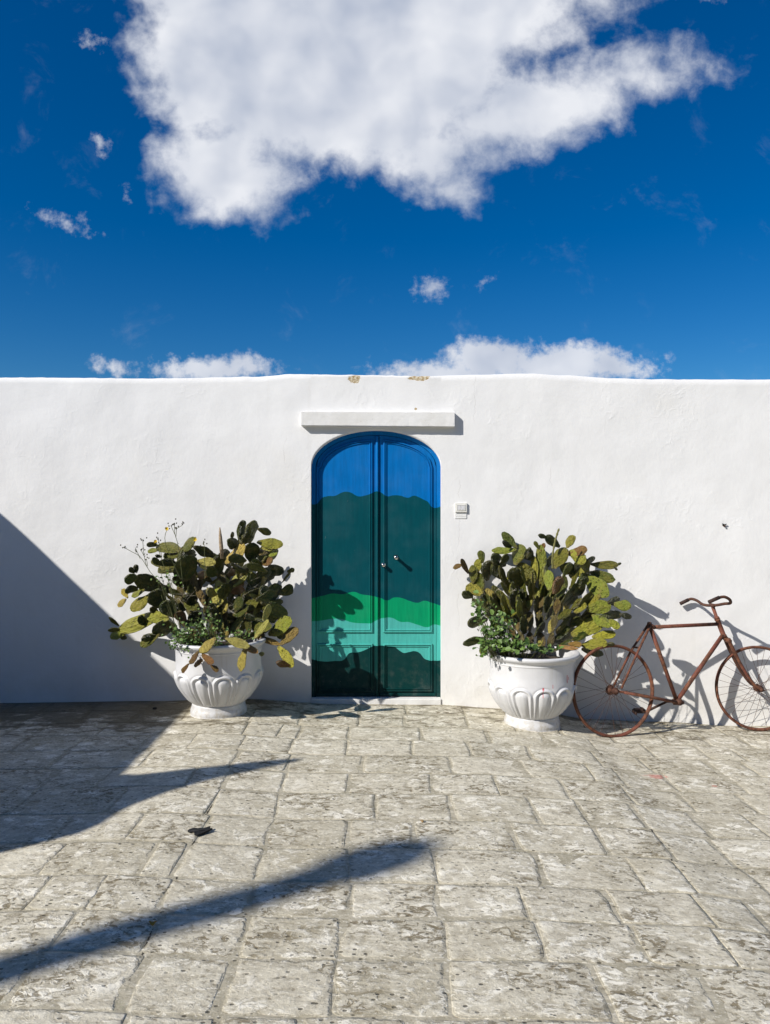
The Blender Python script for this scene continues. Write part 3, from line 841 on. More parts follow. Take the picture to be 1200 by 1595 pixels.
def pot_surface(prof, petals, nth, ph=0.3):
    V, Fc = [], []
    n = len(prof)
    for i in range(nth):
        th = 2 * math.pi * i / nth
        for (r, z) in prof:
            rr = r
            if petals:
                u = ((th * NPET / (2 * math.pi) + ph) % 1.0) - 0.5           # -0.5..0.5 across one petal
                t = (z - 0.088) / (0.335 - 0.088)                               # 0 at the foot of the petal, 1 at its top
                if -0.02 < t < 1.12:
                    hw = 0.475
                    # half-round head
                    th0 = 0.74
                    if t > th0:
                        s = (t - th0) / (1.0 - th0); e = math.sqrt(max((abs(u) / hw) ** 2 + s * s, 0))
                    else: e = abs(u) / hw
                    fade = min(max(t / 0.10, 0), 1)
                    def bumpf(c_, w_): 
                        q = (e - c_) / w_; return math.exp(-q * q * 2.0)
                    d = 0.0120 * bumpf(0.83, 0.17) - 0.0085 * bumpf(0.60, 0.10) + 0.0105 * (1 - min(max((e - 0.22) / 0.34, 0), 1)) - 0.005 * bumpf(1.06, 0.12)
                    rr = r + d * fade
            V.append((rr * math.cos(th), rr * math.sin(th), z))
    for i in range(nth):
        j = (i + 1) % nth
        for k_ in range(n - 1): Fc.append((i * n + k_, j * n + k_, j * n + k_ + 1, i * n + k_ + 1))
    return V, Fc
def refine(ctrl, sub):
    pts = smooth_path([(a, b, 0) for a, b in ctrl], sub); return [(p.x, p.y) for p in pts]
def make_pot(loc, mat, label, rot):
    e = empty('planter', loc); e.scale = (0.955, 0.955, 1.0); tag(e, label, 'planter', 'white petal-moulded planters by the door')
    bowl = refine([(0.170, 0.066), (0.206, 0.084), (0.256, 0.138), (0.302, 0.200), (0.330, 0.260), (0.340, 0.310), (0.337, 0.345), (0.333, 0.40), (0.334, 0.455), (0.337, 0.490)], 8)
    v, f = pot_surface(bowl, True, 336, rot); b = obj('bowl', mesh_from('bowl', v, f), mat, e); 
    rim = refine([(0.336, 0.484), (0.341, 0.490), (0.340, 0.502), (0.347, 0.514), (0.362, 0.524), (0.371, 0.534), (0.374, 0.546), (0.369, 0.555), (0.352, 0.558), (0.328, 0.553), (0.320, 0.54), (0.318, 0.48)], 4)
    v, f = pot_surface(rim, False, 96); obj('rim', mesh_from('rim', v, f), mat, e)
    foot = refine([(0.0, -0.06), (0.218, -0.06), (0.219, 0.0), (0.221, 0.018), (0.218, 0.034), (0.212, 0.050), (0.209, 0.064), (0.206, 0.078), (0.19, 0.088)], 4)
    v, f = pot_surface(foot, False, 96); obj('foot', mesh_from('foot', v, f), mat, e)
    hole = [0, 0, 0]
    v, f = tube('', [(0.135, -0.156, 0.026), (0.141, -0.164, 0.026)], 0.007, 10); obj('drain_hole', mesh_from('drain_hole', v, f), BLACKISH, e)
    V = [(0, 0, 0.525)]; Fc = []
    for rr in (0.1, 0.2, 0.29, 0.325):
        for i in range(36):
            a = 2 * math.pi * i / 36; V.append((rr * math.cos(a), rr * math.sin(a), 0.52 + 0.018 * noise.noise(Vector((rr * 20 * math.cos(a), rr * 20 * math.sin(a), loc[0]))) - 0.05 * (rr / 0.325) ** 2))
    for i in range(36): Fc.append((0, 1 + i, 1 + (i + 1) % 36))
    for j in range(3):
        for i in range(36): Fc.append((1 + j * 36 + i, 1 + (j + 1) * 36 + i, 1 + (j + 1) * 36 + (i + 1) % 36, 1 + j * 36 + (i + 1) % 36))
    obj('soil', mesh_from('soil', V, Fc), SOIL, e)
    return e
YP = -0.435
LP = (at(341, 0, YP).x, YP, g(-1.27, -0.6)); RP = (at(829, 0, YP).x, YP, g(1.12, -0.6))
pot_l = make_pot(LP, POT, 'white petal-moulded planter half in shade left of the arched door', 0.90)
pot_r = make_pot(RP, POT_RED, 'white petal-moulded planter with thin red drips beside the rusty bicycle', 0.31)

# ------------------------------------------------------------------ prickly pears
def pad_mat():
    m, t = material('cactus_pad')
    O = t.new('ShaderNodeTexCoord').outputs['Object']
    oi = t.new('ShaderNodeObjectInfo')
    rnd = oi.outputs['Random']; tint = oi.outputs['Color']
    x, y, z = t.sep(O)
    Q = t.vm('ADD', O, t.comb(t.m('MULTIPLY', rnd, 31.0), 0.0, t.m('MULTIPLY', rnd, 17.0)))
    n = t.noise(Q, 3.0, 5, 0.65)
    c = t.mix(t.ss(n, 0.40, 0.75, 0, 0.55), tint, (0.30, 0.25, 0.055))
    c = t.mix(t.ss(t.noise(Q, 5.5, 5, 0.7), 0.60, 0.70, 0, 0.75), c, (0.25, 0.16, 0.075))   # corky scars
    c = t.mix(t.ss(z, 0.22, 0.0, 0, 0.40), c, (0.26, 0.19, 0.09))                            # woody towards the joint
    sp = t.voro(t.vm('MULTIPLY', Q, (1, 0.01, 1)), 6.5, rnd=0.35)
    dot = t.ss(sp, 0.13, 0.22, 1, 0)
    c = t.mix(t.m('MULTIPLY', dot, 0.6), c, (0.07, 0.055, 0.03))
    t.put(t.bsdf.inputs['Base Color'], c); t.bsdf.inputs['Roughness'].default_value = 0.33
    t.bsdf.inputs['Specular IOR Level'].default_value = 0.5
    h = t.m('ADD', t.m('MULTIPLY', dot, 0.5), t.m('MULTIPLY', n, 1.2))
    t.put(t.bsdf.inputs['Normal'], bump(t, h, 0.8, 0.12))
    return m
PAD = pad_mat()
def pad_mesh(seed):
    """unit pad: joint at the origin, tip at z = 1, half width 0.5 along x, thin along y"""
    rnd = random.Random(seed); V, Fc = [], []
    nl, ns = 12, 14
    sm = rnd.uniform(0.52, 0.66); bend = rnd.uniform(-0.10, 0.10); cup = rnd.uniform(-0.22, 0.22); ski = rnd.uniform(-0.07, 0.07); ws = rnd.uniform(0.10, 0.2)
    V.append((0, 0, -0.02))
    for i in range(1, nl):
        s = 0.5 - 0.5 * math.cos(math.pi * i / nl)
        if s < sm: w = ws + (0.5 - ws) * math.sin(math.pi / 2 * s / sm) ** 1.25
        else: w = 0.5 * math.sqrt(max(1 - ((s - sm) / (1.0 - sm)) ** 2, 0.0))
        w = w * (1 + 0.07 * noise.noise(Vector((s * 5, seed, 0))))
        th = 0.06 + 0.06 * (1 - s)
        for k_ in range(ns):
            a = 2 * math.pi * k_ / ns
            xx = w * math.cos(a) * (1 + 0.16 * noise.noise(Vector((math.cos(a) * 1.5, s * 4, seed * 3.1))))
            yy = th * math.sin(a) * min(1, w / 0.2) + bend * (s * s) + cup * xx * xx * 1.8 + 0.10 * noise.noise(Vector((xx * 3.0, s * 3.5, seed)))
            V.append((xx + ski * math.sin(s * 3), yy, s + 0.03 * noise.noise(Vector((xx * 6, s * 3, seed + 7)))))
    V.append((ski * math.sin(3), bend, 1.0))
    for k_ in range(ns): Fc.append((0, 1 + (k_ + 1) % ns, 1 + k_))
    for i in range(nl - 2):
        for k_ in range(ns):
            a = 1 + i * ns; b = a + ns; Fc.append((a + k_, a + (k_ + 1) % ns, b + (k_ + 1) % ns, b + k_))
    t_ = len(V) - 1; a = 1 + (nl - 2) * ns
    for k_ in range(ns): Fc.append((a + k_, a + (k_ + 1) % ns, t_))
    me = mesh_from('pad', V, Fc); me.materials.append(PAD); return me
PADS = [pad_mesh(i * 3 + 1) for i in range(14)]
TINT = {'g': (0.13, 0.145, 0.024), 'd': (0.055, 0.072, 0.014), 'l': (0.31, 0.32, 0.045), 'y': (0.44, 0.37, 0.085), 'b': (0.24, 0.12, 0.05), 'o': (0.42, 0.25, 0.09), 'w': (0.15, 0.115, 0.05)}  # greens vary; 'l' and 'd' also put sun and shade into the pad colour
LIT = Vector((-0.50, -0.70, 0.50)).normalized(); DARK = Vector((0.62, -0.72, -0.28)).normalized(); SIDE = Vector((0.85, -0.5, 0.1)).normalized(); FLAT = Vector((-0.05, -1, 0.1)).normalized()
NORM = {'L': LIT, 'D': DARK, 'S': SIDE, 'F': FLAT}

class Cactus:
    def __init__(s, root, zoom, seed):
        s.root = root; s.ox, s.oy, s.k = zoom; s.rnd = random.Random(seed); s.front = -0.9; s.slim = 1.0; s.axes = []   # sampled axis points: (px, py, y)
    def px(s, zx, zy): return s.ox + zx * s.k, s.oy + zy * s.k
    def depth_at(s, x, y, default):
        best, bd = None, 1e9
        for (ax, ay, ad) in s.axes:
            d = (ax - x) ** 2 + (ay - y) ** 2
            if d < bd: bd, best = d, ad
        return (best if bd < 20 ** 2 else default), math.sqrt(bd) if bd < 1e9 else 99
    def pad(s, bx, by, tx, ty, w, tone='g', face='L', y=None, thick=1.0, back=0.0):
        rnd = s.rnd
        x0, y0 = s.px(bx, by); x1, y1 = s.px(tx, ty)
        if y is None:
            y, dist = s.depth_at(x0, y0, YP + rnd.uniform(-0.10, 0.12)); y += rnd.uniform(-0.012, 0.012)
        y = min(max(y + back, s.front + 0.04), -0.07)
        p0 = at(x0, y0, y); sc = (DIST + y) / F
        dx, dz = (x1 - x0) * sc, -(y1 - y0) * sc
        n = NORM[face].copy() + Vector((rnd.uniform(-.28, .28), rnd.uniform(-.2, .2), rnd.uniform(-.28, .28))); n.normalize()
        ny = n.y if abs(n.y) > 0.25 else -0.25
        ln = math.hypot(dx, dz)
        dy = -(n.x * dx + n.z * dz) / ny; dy = max(-0.75 * ln, min(0.75 * ln, dy))
        if y + dy > -0.07: dy = -0.07 - y
        if y + dy < s.front: dy = s.front - y
        p1 = at(x1, y1, y + dy)
        ax = (p1 - p0); ln = ax.length; zax = ax.normalized()
        n = (n - zax * n.dot(zax)); n = n.normalized() if n.length > 1e-3 else zax.orthogonal().normalized()
        yax = -n; xax = yax.cross(zax).normalized()
        ai = Vector((zax.x, zax.z)); pr = abs(xax.x * ai.y - xax.z * ai.x) / max(ai.length, 0.2)     # how wide the pad looks from the front
        wid = w * s.k * sc * 0.98 * s.slim / max(0.64, min(1, pr))
        o = bpy.data.objects.new('pad', s.rnd.choice(PADS)); COL.objects.link(o); o.parent = s.root
        th = min(max(wid, 0.05), 0.10) * 1.9 * thick
        M = Matrix(((xax.x * wid, yax.x * th * 0.5, zax.x * ln), (xax.y * wid, yax.y * th * 0.5, zax.y * ln), (xax.z * wid, yax.z * th * 0.5, zax.z * ln))).to_4x4()
        M.translation = p0 - Vector(s.root.location); o.matrix_basis = M
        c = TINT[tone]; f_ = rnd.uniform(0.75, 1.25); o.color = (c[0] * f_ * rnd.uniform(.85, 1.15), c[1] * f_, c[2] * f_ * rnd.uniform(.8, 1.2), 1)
        for i in range(0, 6):
            t = i / 5; q = p0.lerp(p1, t); kq = F / (DIST + q.y)
            s.axes.append((600 + q.x * kq, 797.5 - (q.z - EYE) * kq, q.y))
        return o
    def stem(s, pts, w, tone='w'):
        """woody old trunk built from stretched pads end to end"""
        for i in range(len(pts) - 1):
            a, b = pts[i], pts[i + 1]
            s.pad(a[0], a[1], b[0], b[1], w, tone, s.rnd.choice('LF'), thick=1.5)

def spine_mesh(c, spots, seed, n=4, ln=0.055):
    rnd = random.Random(seed); parts = []
    for (zx, zy) in spots:
        x, y = c.px(zx, zy); d, _ = c.depth_at(x, y, YP); p = at(x, y, d - 0.03)
        for i in range(n):
            v = Vector((rnd.uniform(-1, 1), rnd.uniform(-1, -0.2), rnd.uniform(-0.6, 0.9))).normalized() * ln * rnd.uniform(0.6, 1.6)
            parts.append(tube('', [p, p + v], [0.0012, 0.0003], 4, False))
    return join(parts)
SPINE = plain('dry_spine', (0.62, 0.56, 0.44), 0.7, 0, 0.2, 30, 0)

# right-hand plant, listed from the pot outwards in the coordinates of an enlarged photograph
cr = empty('prickly_pear', (RP[0], RP[1], RP[2] + 0.53)); tag(cr, 'dense upright prickly pear in the planter beside the rusty bicycle', 'cactus', 'prickly pears in white planters')
C = Cactus(cr, (680, 800, 0.26667), 11); C.slim = 0.88
for st, w, tn in (([(560, 800), (545, 690), (540, 570), (525, 470)], 50, 'w'), ([(625, 800), (600, 690), (600, 580), (610, 480)], 52, 'w'), ([(510, 790), (480, 690), (450, 590)], 52, 'w'),
                  ([(470, 790), (435, 660), (385, 530)], 46, 'w'), ([(660, 800), (680, 690), (700, 590), (715, 500)], 46, 'w'), ([(690, 800), (790, 740), (880, 700)], 44, 'd'),
                  ([(540, 560), (545, 470), (570, 380)], 46, 'y'), ([(600, 610), (590, 520), (580, 430)], 50, 'y'), ([(420, 640), (350, 560), (290, 470)], 40, 'g'), ([(700, 620), (790, 560), (860, 500)], 50, 'g'),
                  ([(380, 700), (320, 620), (300, 560)], 44, 'g'), ([(690, 740), (780, 660), (850, 610)], 60, 'd')):
    C.stem(st, w, tn)
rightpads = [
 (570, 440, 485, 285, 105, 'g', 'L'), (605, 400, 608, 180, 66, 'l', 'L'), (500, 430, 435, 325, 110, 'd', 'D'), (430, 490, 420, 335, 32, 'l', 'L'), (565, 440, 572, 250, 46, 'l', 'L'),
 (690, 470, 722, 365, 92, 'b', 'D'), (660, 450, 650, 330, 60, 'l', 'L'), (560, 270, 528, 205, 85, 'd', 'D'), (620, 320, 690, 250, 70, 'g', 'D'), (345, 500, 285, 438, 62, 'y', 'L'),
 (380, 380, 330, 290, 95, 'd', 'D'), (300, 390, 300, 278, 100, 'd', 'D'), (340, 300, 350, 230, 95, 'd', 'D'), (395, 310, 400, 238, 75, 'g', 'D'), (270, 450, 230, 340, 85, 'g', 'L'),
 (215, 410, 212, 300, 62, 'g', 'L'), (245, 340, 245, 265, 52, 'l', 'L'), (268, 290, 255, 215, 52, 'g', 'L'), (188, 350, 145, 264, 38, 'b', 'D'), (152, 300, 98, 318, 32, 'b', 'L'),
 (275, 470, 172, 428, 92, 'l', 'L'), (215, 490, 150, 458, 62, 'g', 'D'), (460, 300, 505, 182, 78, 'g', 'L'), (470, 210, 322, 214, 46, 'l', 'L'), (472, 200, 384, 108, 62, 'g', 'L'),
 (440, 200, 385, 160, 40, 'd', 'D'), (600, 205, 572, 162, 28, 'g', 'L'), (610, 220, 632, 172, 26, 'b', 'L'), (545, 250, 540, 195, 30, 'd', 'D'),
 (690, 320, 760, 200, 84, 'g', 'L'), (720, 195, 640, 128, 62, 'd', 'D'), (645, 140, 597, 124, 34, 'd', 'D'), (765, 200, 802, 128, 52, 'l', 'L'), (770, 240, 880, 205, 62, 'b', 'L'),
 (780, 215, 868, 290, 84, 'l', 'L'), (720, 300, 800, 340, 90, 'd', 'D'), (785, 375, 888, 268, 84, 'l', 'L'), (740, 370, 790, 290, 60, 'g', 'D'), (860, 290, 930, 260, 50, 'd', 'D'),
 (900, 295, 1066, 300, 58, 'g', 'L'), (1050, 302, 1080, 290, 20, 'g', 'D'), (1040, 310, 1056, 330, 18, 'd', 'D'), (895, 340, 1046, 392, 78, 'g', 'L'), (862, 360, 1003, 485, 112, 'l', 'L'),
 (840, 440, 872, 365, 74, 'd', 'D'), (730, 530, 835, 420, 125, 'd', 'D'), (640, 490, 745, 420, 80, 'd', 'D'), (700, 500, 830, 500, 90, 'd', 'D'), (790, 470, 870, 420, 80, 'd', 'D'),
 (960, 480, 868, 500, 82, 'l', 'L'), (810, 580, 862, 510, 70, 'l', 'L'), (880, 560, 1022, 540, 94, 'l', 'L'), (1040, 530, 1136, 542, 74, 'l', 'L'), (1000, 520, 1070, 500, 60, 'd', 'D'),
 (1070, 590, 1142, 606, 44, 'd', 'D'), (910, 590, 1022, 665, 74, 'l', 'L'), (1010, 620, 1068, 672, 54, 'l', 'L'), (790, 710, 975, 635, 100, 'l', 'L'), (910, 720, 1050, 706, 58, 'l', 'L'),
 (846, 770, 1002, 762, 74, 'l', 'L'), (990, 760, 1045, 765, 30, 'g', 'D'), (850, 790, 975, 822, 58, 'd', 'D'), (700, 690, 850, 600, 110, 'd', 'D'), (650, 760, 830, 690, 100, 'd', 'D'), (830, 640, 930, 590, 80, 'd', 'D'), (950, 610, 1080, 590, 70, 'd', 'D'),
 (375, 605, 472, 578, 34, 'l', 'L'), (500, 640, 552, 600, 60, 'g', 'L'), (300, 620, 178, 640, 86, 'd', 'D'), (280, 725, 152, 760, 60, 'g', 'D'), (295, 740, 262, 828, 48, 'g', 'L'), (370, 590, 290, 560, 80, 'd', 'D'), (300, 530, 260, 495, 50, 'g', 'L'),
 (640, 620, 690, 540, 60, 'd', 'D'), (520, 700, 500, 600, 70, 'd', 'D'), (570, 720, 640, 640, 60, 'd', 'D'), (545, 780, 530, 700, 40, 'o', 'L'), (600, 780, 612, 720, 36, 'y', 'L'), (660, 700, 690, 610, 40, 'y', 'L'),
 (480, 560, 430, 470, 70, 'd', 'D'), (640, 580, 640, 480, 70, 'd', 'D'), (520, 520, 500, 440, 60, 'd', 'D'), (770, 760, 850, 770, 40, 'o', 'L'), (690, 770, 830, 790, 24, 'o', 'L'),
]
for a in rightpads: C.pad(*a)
rr = random.Random(5)
for i in range(64):      # younger pads in the thick of the plant
    bx, by = rr.uniform(330, 860), rr.uniform(400, 660); an = R(90) + R(55) * (595 - bx) / 265 * rr.uniform(0.2, 1.1); ln = rr.uniform(90, 165)
    C.pad(bx, by, bx + ln * math.cos(an), by - ln * math.sin(an), rr.uniform(26, 60), rr.choice('gdgly'), rr.choice('DSSLL'), back=rr.uniform(-0.06, 0.18))
# dry flower stalk
pts = [C.px(680, 322), C.px(678, 260), C.px(690, 180), C.px(706, 120), C.px(717, 88)]
P3 = smooth_path([at(a, b, -0.45 - 0.01 * i) for i, (a, b) in enumerate(pts)], 5)
v, f = tube('', [p - Vector(cr.location) for p in P3], [0.0075 + 0.002 * math.sin(i * 2.2) for i in range(len(P3))], 8); obj('flower_stalk', mesh_from('flower_stalk', v, f), plain('green_stalk', (0.20, 0.19, 0.06), 0.6, 0, 0.4, 30), cr)
v, f = spine_mesh(C, [(450, 450), (470, 540), (530, 470), (360, 440), (430, 480), (560, 520), (400, 560), (680, 520)], 4, 5, 0.045)
o = obj('spines', mesh_from('spines', [p - Vector(cr.location) for p in v], f, False), SPINE, cr); o['kind'] = 'stuff'

cl = empty('prickly_pear', (LP[0], LP[1], LP[2] + 0.53)); tag(cl, 'straggling prickly pear with yellowed drooping pads left of the arched door', 'cactus', 'prickly pears in white planters')
C = Cactus(cl, (150, 780, 0.29167), 23); C.front = -0.66
for st, w, tn in (([(640, 760), (620, 660), (580, 560), (540, 470)], 46, 'w'), ([(700, 740), (690, 640), (680, 540), (690, 440), (660, 380)], 46, 'w'), ([(560, 760), (500, 680), (440, 620), (380, 580)], 46, 'w'),
                  ([(600, 740), (530, 640), (470, 540), (440, 450)], 46, 'w'), ([(740, 740), (790, 660), (840, 570), (870, 500)], 44, 'w'), ([(690, 480), (760, 420), (810, 360)], 46, 'w'),
                  ([(540, 480), (500, 380), (480, 300)], 46, 'w'), ([(760, 740), (840, 720), (900, 720)], 30, 'o'), ([(470, 560), (420, 500), (360, 460)], 40, 'w'), ([(560, 740), (460, 720), (400, 680)], 40, 'd')):
    C.stem(st, w, tn)
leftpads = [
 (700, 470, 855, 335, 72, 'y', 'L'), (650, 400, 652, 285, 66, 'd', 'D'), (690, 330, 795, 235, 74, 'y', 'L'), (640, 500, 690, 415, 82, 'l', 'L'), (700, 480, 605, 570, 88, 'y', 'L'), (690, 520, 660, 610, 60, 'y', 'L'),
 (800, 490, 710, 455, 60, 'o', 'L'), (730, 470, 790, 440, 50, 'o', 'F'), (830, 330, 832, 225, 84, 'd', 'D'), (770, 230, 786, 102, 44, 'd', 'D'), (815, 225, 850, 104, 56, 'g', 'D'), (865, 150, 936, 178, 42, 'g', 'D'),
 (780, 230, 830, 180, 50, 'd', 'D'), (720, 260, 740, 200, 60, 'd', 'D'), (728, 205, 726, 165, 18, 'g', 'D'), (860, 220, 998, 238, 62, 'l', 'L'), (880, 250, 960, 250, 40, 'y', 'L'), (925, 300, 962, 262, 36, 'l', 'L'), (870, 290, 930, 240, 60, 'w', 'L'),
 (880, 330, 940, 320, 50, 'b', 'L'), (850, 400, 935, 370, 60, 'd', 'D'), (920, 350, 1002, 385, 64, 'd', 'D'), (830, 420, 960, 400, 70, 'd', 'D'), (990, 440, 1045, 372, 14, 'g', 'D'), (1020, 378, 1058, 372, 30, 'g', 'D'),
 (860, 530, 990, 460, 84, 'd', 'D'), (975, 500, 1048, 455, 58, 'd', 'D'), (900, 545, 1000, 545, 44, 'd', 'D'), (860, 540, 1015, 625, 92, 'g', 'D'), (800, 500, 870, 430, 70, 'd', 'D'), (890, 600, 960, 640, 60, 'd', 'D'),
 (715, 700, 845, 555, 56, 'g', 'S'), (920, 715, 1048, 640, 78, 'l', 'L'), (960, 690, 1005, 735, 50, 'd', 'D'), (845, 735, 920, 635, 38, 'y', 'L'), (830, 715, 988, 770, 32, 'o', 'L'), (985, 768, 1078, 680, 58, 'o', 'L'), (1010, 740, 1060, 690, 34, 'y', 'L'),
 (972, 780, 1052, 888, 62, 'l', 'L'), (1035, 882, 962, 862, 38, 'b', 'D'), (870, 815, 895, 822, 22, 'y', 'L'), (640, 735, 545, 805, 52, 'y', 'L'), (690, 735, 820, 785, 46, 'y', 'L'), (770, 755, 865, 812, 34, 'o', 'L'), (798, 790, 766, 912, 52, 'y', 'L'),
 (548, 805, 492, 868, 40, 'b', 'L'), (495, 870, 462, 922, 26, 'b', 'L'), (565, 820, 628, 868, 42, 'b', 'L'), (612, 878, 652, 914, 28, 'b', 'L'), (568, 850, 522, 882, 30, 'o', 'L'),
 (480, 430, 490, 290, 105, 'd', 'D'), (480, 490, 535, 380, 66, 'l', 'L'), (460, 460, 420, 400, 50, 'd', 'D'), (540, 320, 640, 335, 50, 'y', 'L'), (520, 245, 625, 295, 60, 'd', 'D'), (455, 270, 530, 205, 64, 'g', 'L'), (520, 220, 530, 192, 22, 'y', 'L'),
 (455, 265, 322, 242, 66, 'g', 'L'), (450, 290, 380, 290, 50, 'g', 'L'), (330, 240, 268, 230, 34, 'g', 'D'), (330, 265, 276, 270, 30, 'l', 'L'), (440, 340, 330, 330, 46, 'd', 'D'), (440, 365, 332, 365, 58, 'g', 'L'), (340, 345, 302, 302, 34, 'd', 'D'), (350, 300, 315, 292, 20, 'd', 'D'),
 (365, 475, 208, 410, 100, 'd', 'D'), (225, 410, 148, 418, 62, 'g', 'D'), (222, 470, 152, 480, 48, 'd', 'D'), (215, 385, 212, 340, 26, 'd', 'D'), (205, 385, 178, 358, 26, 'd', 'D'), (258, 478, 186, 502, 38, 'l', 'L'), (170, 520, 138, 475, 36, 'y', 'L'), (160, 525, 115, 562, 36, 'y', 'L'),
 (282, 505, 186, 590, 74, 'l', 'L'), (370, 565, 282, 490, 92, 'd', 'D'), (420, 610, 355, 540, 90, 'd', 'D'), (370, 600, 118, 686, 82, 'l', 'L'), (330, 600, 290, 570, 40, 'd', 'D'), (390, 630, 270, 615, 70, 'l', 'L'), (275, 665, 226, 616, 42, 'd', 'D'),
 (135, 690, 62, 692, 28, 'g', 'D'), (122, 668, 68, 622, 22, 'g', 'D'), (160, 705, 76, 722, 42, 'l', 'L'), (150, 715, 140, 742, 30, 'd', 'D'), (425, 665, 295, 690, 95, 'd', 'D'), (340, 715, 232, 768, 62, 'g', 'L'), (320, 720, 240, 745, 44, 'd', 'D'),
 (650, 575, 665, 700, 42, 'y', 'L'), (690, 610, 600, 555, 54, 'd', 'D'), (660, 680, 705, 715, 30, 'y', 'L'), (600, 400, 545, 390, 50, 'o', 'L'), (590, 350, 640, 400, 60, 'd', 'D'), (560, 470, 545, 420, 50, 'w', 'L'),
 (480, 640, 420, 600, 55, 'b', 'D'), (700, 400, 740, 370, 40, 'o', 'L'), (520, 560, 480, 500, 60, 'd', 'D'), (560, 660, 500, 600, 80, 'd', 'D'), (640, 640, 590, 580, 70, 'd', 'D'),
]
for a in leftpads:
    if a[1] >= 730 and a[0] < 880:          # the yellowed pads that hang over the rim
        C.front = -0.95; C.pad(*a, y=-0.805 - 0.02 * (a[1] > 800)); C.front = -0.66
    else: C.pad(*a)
rr = random.Random(9)
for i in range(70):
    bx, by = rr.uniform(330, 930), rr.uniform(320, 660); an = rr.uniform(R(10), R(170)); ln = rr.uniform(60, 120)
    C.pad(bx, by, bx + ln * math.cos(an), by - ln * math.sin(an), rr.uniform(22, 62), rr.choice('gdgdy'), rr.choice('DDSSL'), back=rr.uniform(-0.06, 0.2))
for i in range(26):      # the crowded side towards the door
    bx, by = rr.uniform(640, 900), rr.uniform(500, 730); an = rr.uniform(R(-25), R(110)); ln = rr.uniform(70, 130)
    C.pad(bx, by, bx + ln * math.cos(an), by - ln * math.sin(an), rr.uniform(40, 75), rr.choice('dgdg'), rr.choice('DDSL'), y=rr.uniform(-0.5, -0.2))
v, f = spine_mesh(C, [(470, 500), (480, 520), (500, 510), (800, 450), (830, 470), (740, 560), (720, 590), (860, 450), (440, 520), (700, 570), (820, 430)], 6, 7, 0.07)
o = obj('spines', mesh_from('spines', [p - Vector(cl.location) for p in v], f, False), SPINE, cl); o['kind'] = 'stuff'
# upright dried bloom
pts = [C.px(672, 310), C.px(668, 250), C.px(663, 190), C.px(660, 142)]
v, f = tube('', [at(a, b, -0.40) - Vector(cl.location) for a, b in pts], [0.012, 0.016, 0.013, 0.004], 8); obj('dry_bloom', mesh_from('dry_bloom', v, f), plain('dry_bloom', (0.42, 0.31, 0.2), 0.8, 0, 0.5, 60), cl)

# ------------------------------------------------------------------ weeds in the pots
def leaf_mat(name, a, b):
    m, t = material(name)
    G = t.new('ShaderNodeNewGeometry')
    r = G.outputs['Random Per Island']
    t.put(t.bsdf.inputs['Base Color'], t.mix(r, a, b)); t.bsdf.inputs['Roughness'].default_value = 0.5
    return m
WEED = leaf_mat('weed_leaf', (0.045, 0.10, 0.018), (0.13, 0.21, 0.04)); STEM = plain('weed_stem', (0.12, 0.13, 0.04), 0.7, 0, 0.4, 20, 0)
YEL = plain('yellow_petal', (0.75, 0.52, 0.02), 0.6, 0, 0.2, 20, 0); BUD = plain('dark_bud', (0.07, 0.06, 0.025), 0.7, 0, 0.4, 40, 0)
def leaf_face(p, d, n, ln, w):
    """a small folded leaf: six points, four faces"""
    d = d.normalized(); sdx = d.cross(n).normalized(); n2 = sdx.cross(d)
    pts = [p, p + d * ln * .35 + sdx * w * .5 + n2 * w * .12, p + d * ln * .75 + sdx * w * .38 + n2 * w * .1, p + d * ln, p + d * ln * .75 - sdx * w * .38 + n2 * w * .1, p + d * ln * .35 - sdx * w * .5 + n2 * w * .12, p + d * ln * .5]
    return pts, [(0, 1, 6), (1, 2, 6), (2, 3, 6), (3, 4, 6), (4, 5, 6), (5, 0, 6)]
def weeds(root, zoom, spots, seed, lnr=(0.018, 0.042)):
    rnd = random.Random(seed); lv, st = [], []
    base = Vector(root.location)
    for (zx, zy, sx, sy, n, y) in spots:
        for i in range(n):
            a = at(zoom[0] + (zx + rnd.gauss(0, sx)) * zoom[2], zoom[1] + (zy + rnd.gauss(0, sy)) * zoom[2], y + rnd.gauss(0, 0.05))
            d = Vector((rnd.uniform(-1, 1), rnd.uniform(-1, 0.4), rnd.uniform(-0.5, 0.8))); nn = Vector((rnd.uniform(-.6, .4), rnd.uniform(-.9, 0), rnd.uniform(0.2, 1)))
            ln = rnd.uniform(*lnr); lv.append(leaf_face(a - base, d, nn, ln, ln * rnd.uniform(0.6, 0.95)))
            if i % 3 == 0:
                q = Vector((base.x + (a.x - base.x) * 0.55, a.y * 0.5 + base.y * 0.5, base.z - 0.02))
                mid = a.lerp(q, 0.5) + Vector((rnd.uniform(-.02, .02), -0.02, rnd.uniform(-.01, .03)))
                st.append(tube('', [q - base, mid - base, a - base], [0.0022, 0.0018, 0.0012], 5, False))
    v, f = join(lv); o = obj('leaves', mesh_from('leaves', v, f, False), WEED, root); o['kind'] = 'stuff'
    v, f = join(st); o = obj('stems', mesh_from('stems', v, f), STEM, root); o['kind'] = 'stuff'
wr = empty('weed_clump', (RP[0] - 0.12, RP[1] - 0.05, RP[2] + 0.53)); tag(wr, 'bright green leafy weeds spilling over the planter beside the bicycle', 'weed')
weeds(wr, (680, 800, 0.26667), [(350, 690, 45, 50, 150, -0.62), (290, 760, 25, 25, 50, -0.66), (430, 770, 70, 18, 130, -0.64), (560, 790, 60, 10, 70, -0.68), (250, 590, 22, 40, 34, -0.58), (225, 520, 18, 22, 12, -0.55), (370, 620, 40, 30, 50, -0.6)], 3, (0.022, 0.05))
wl = empty('weed_clump', (LP[0] - 0.08, LP[1] - 0.05, LP[2] + 0.53)); tag(wl, 'dark green leafy weeds at the foot of the straggling prickly pear', 'weed')
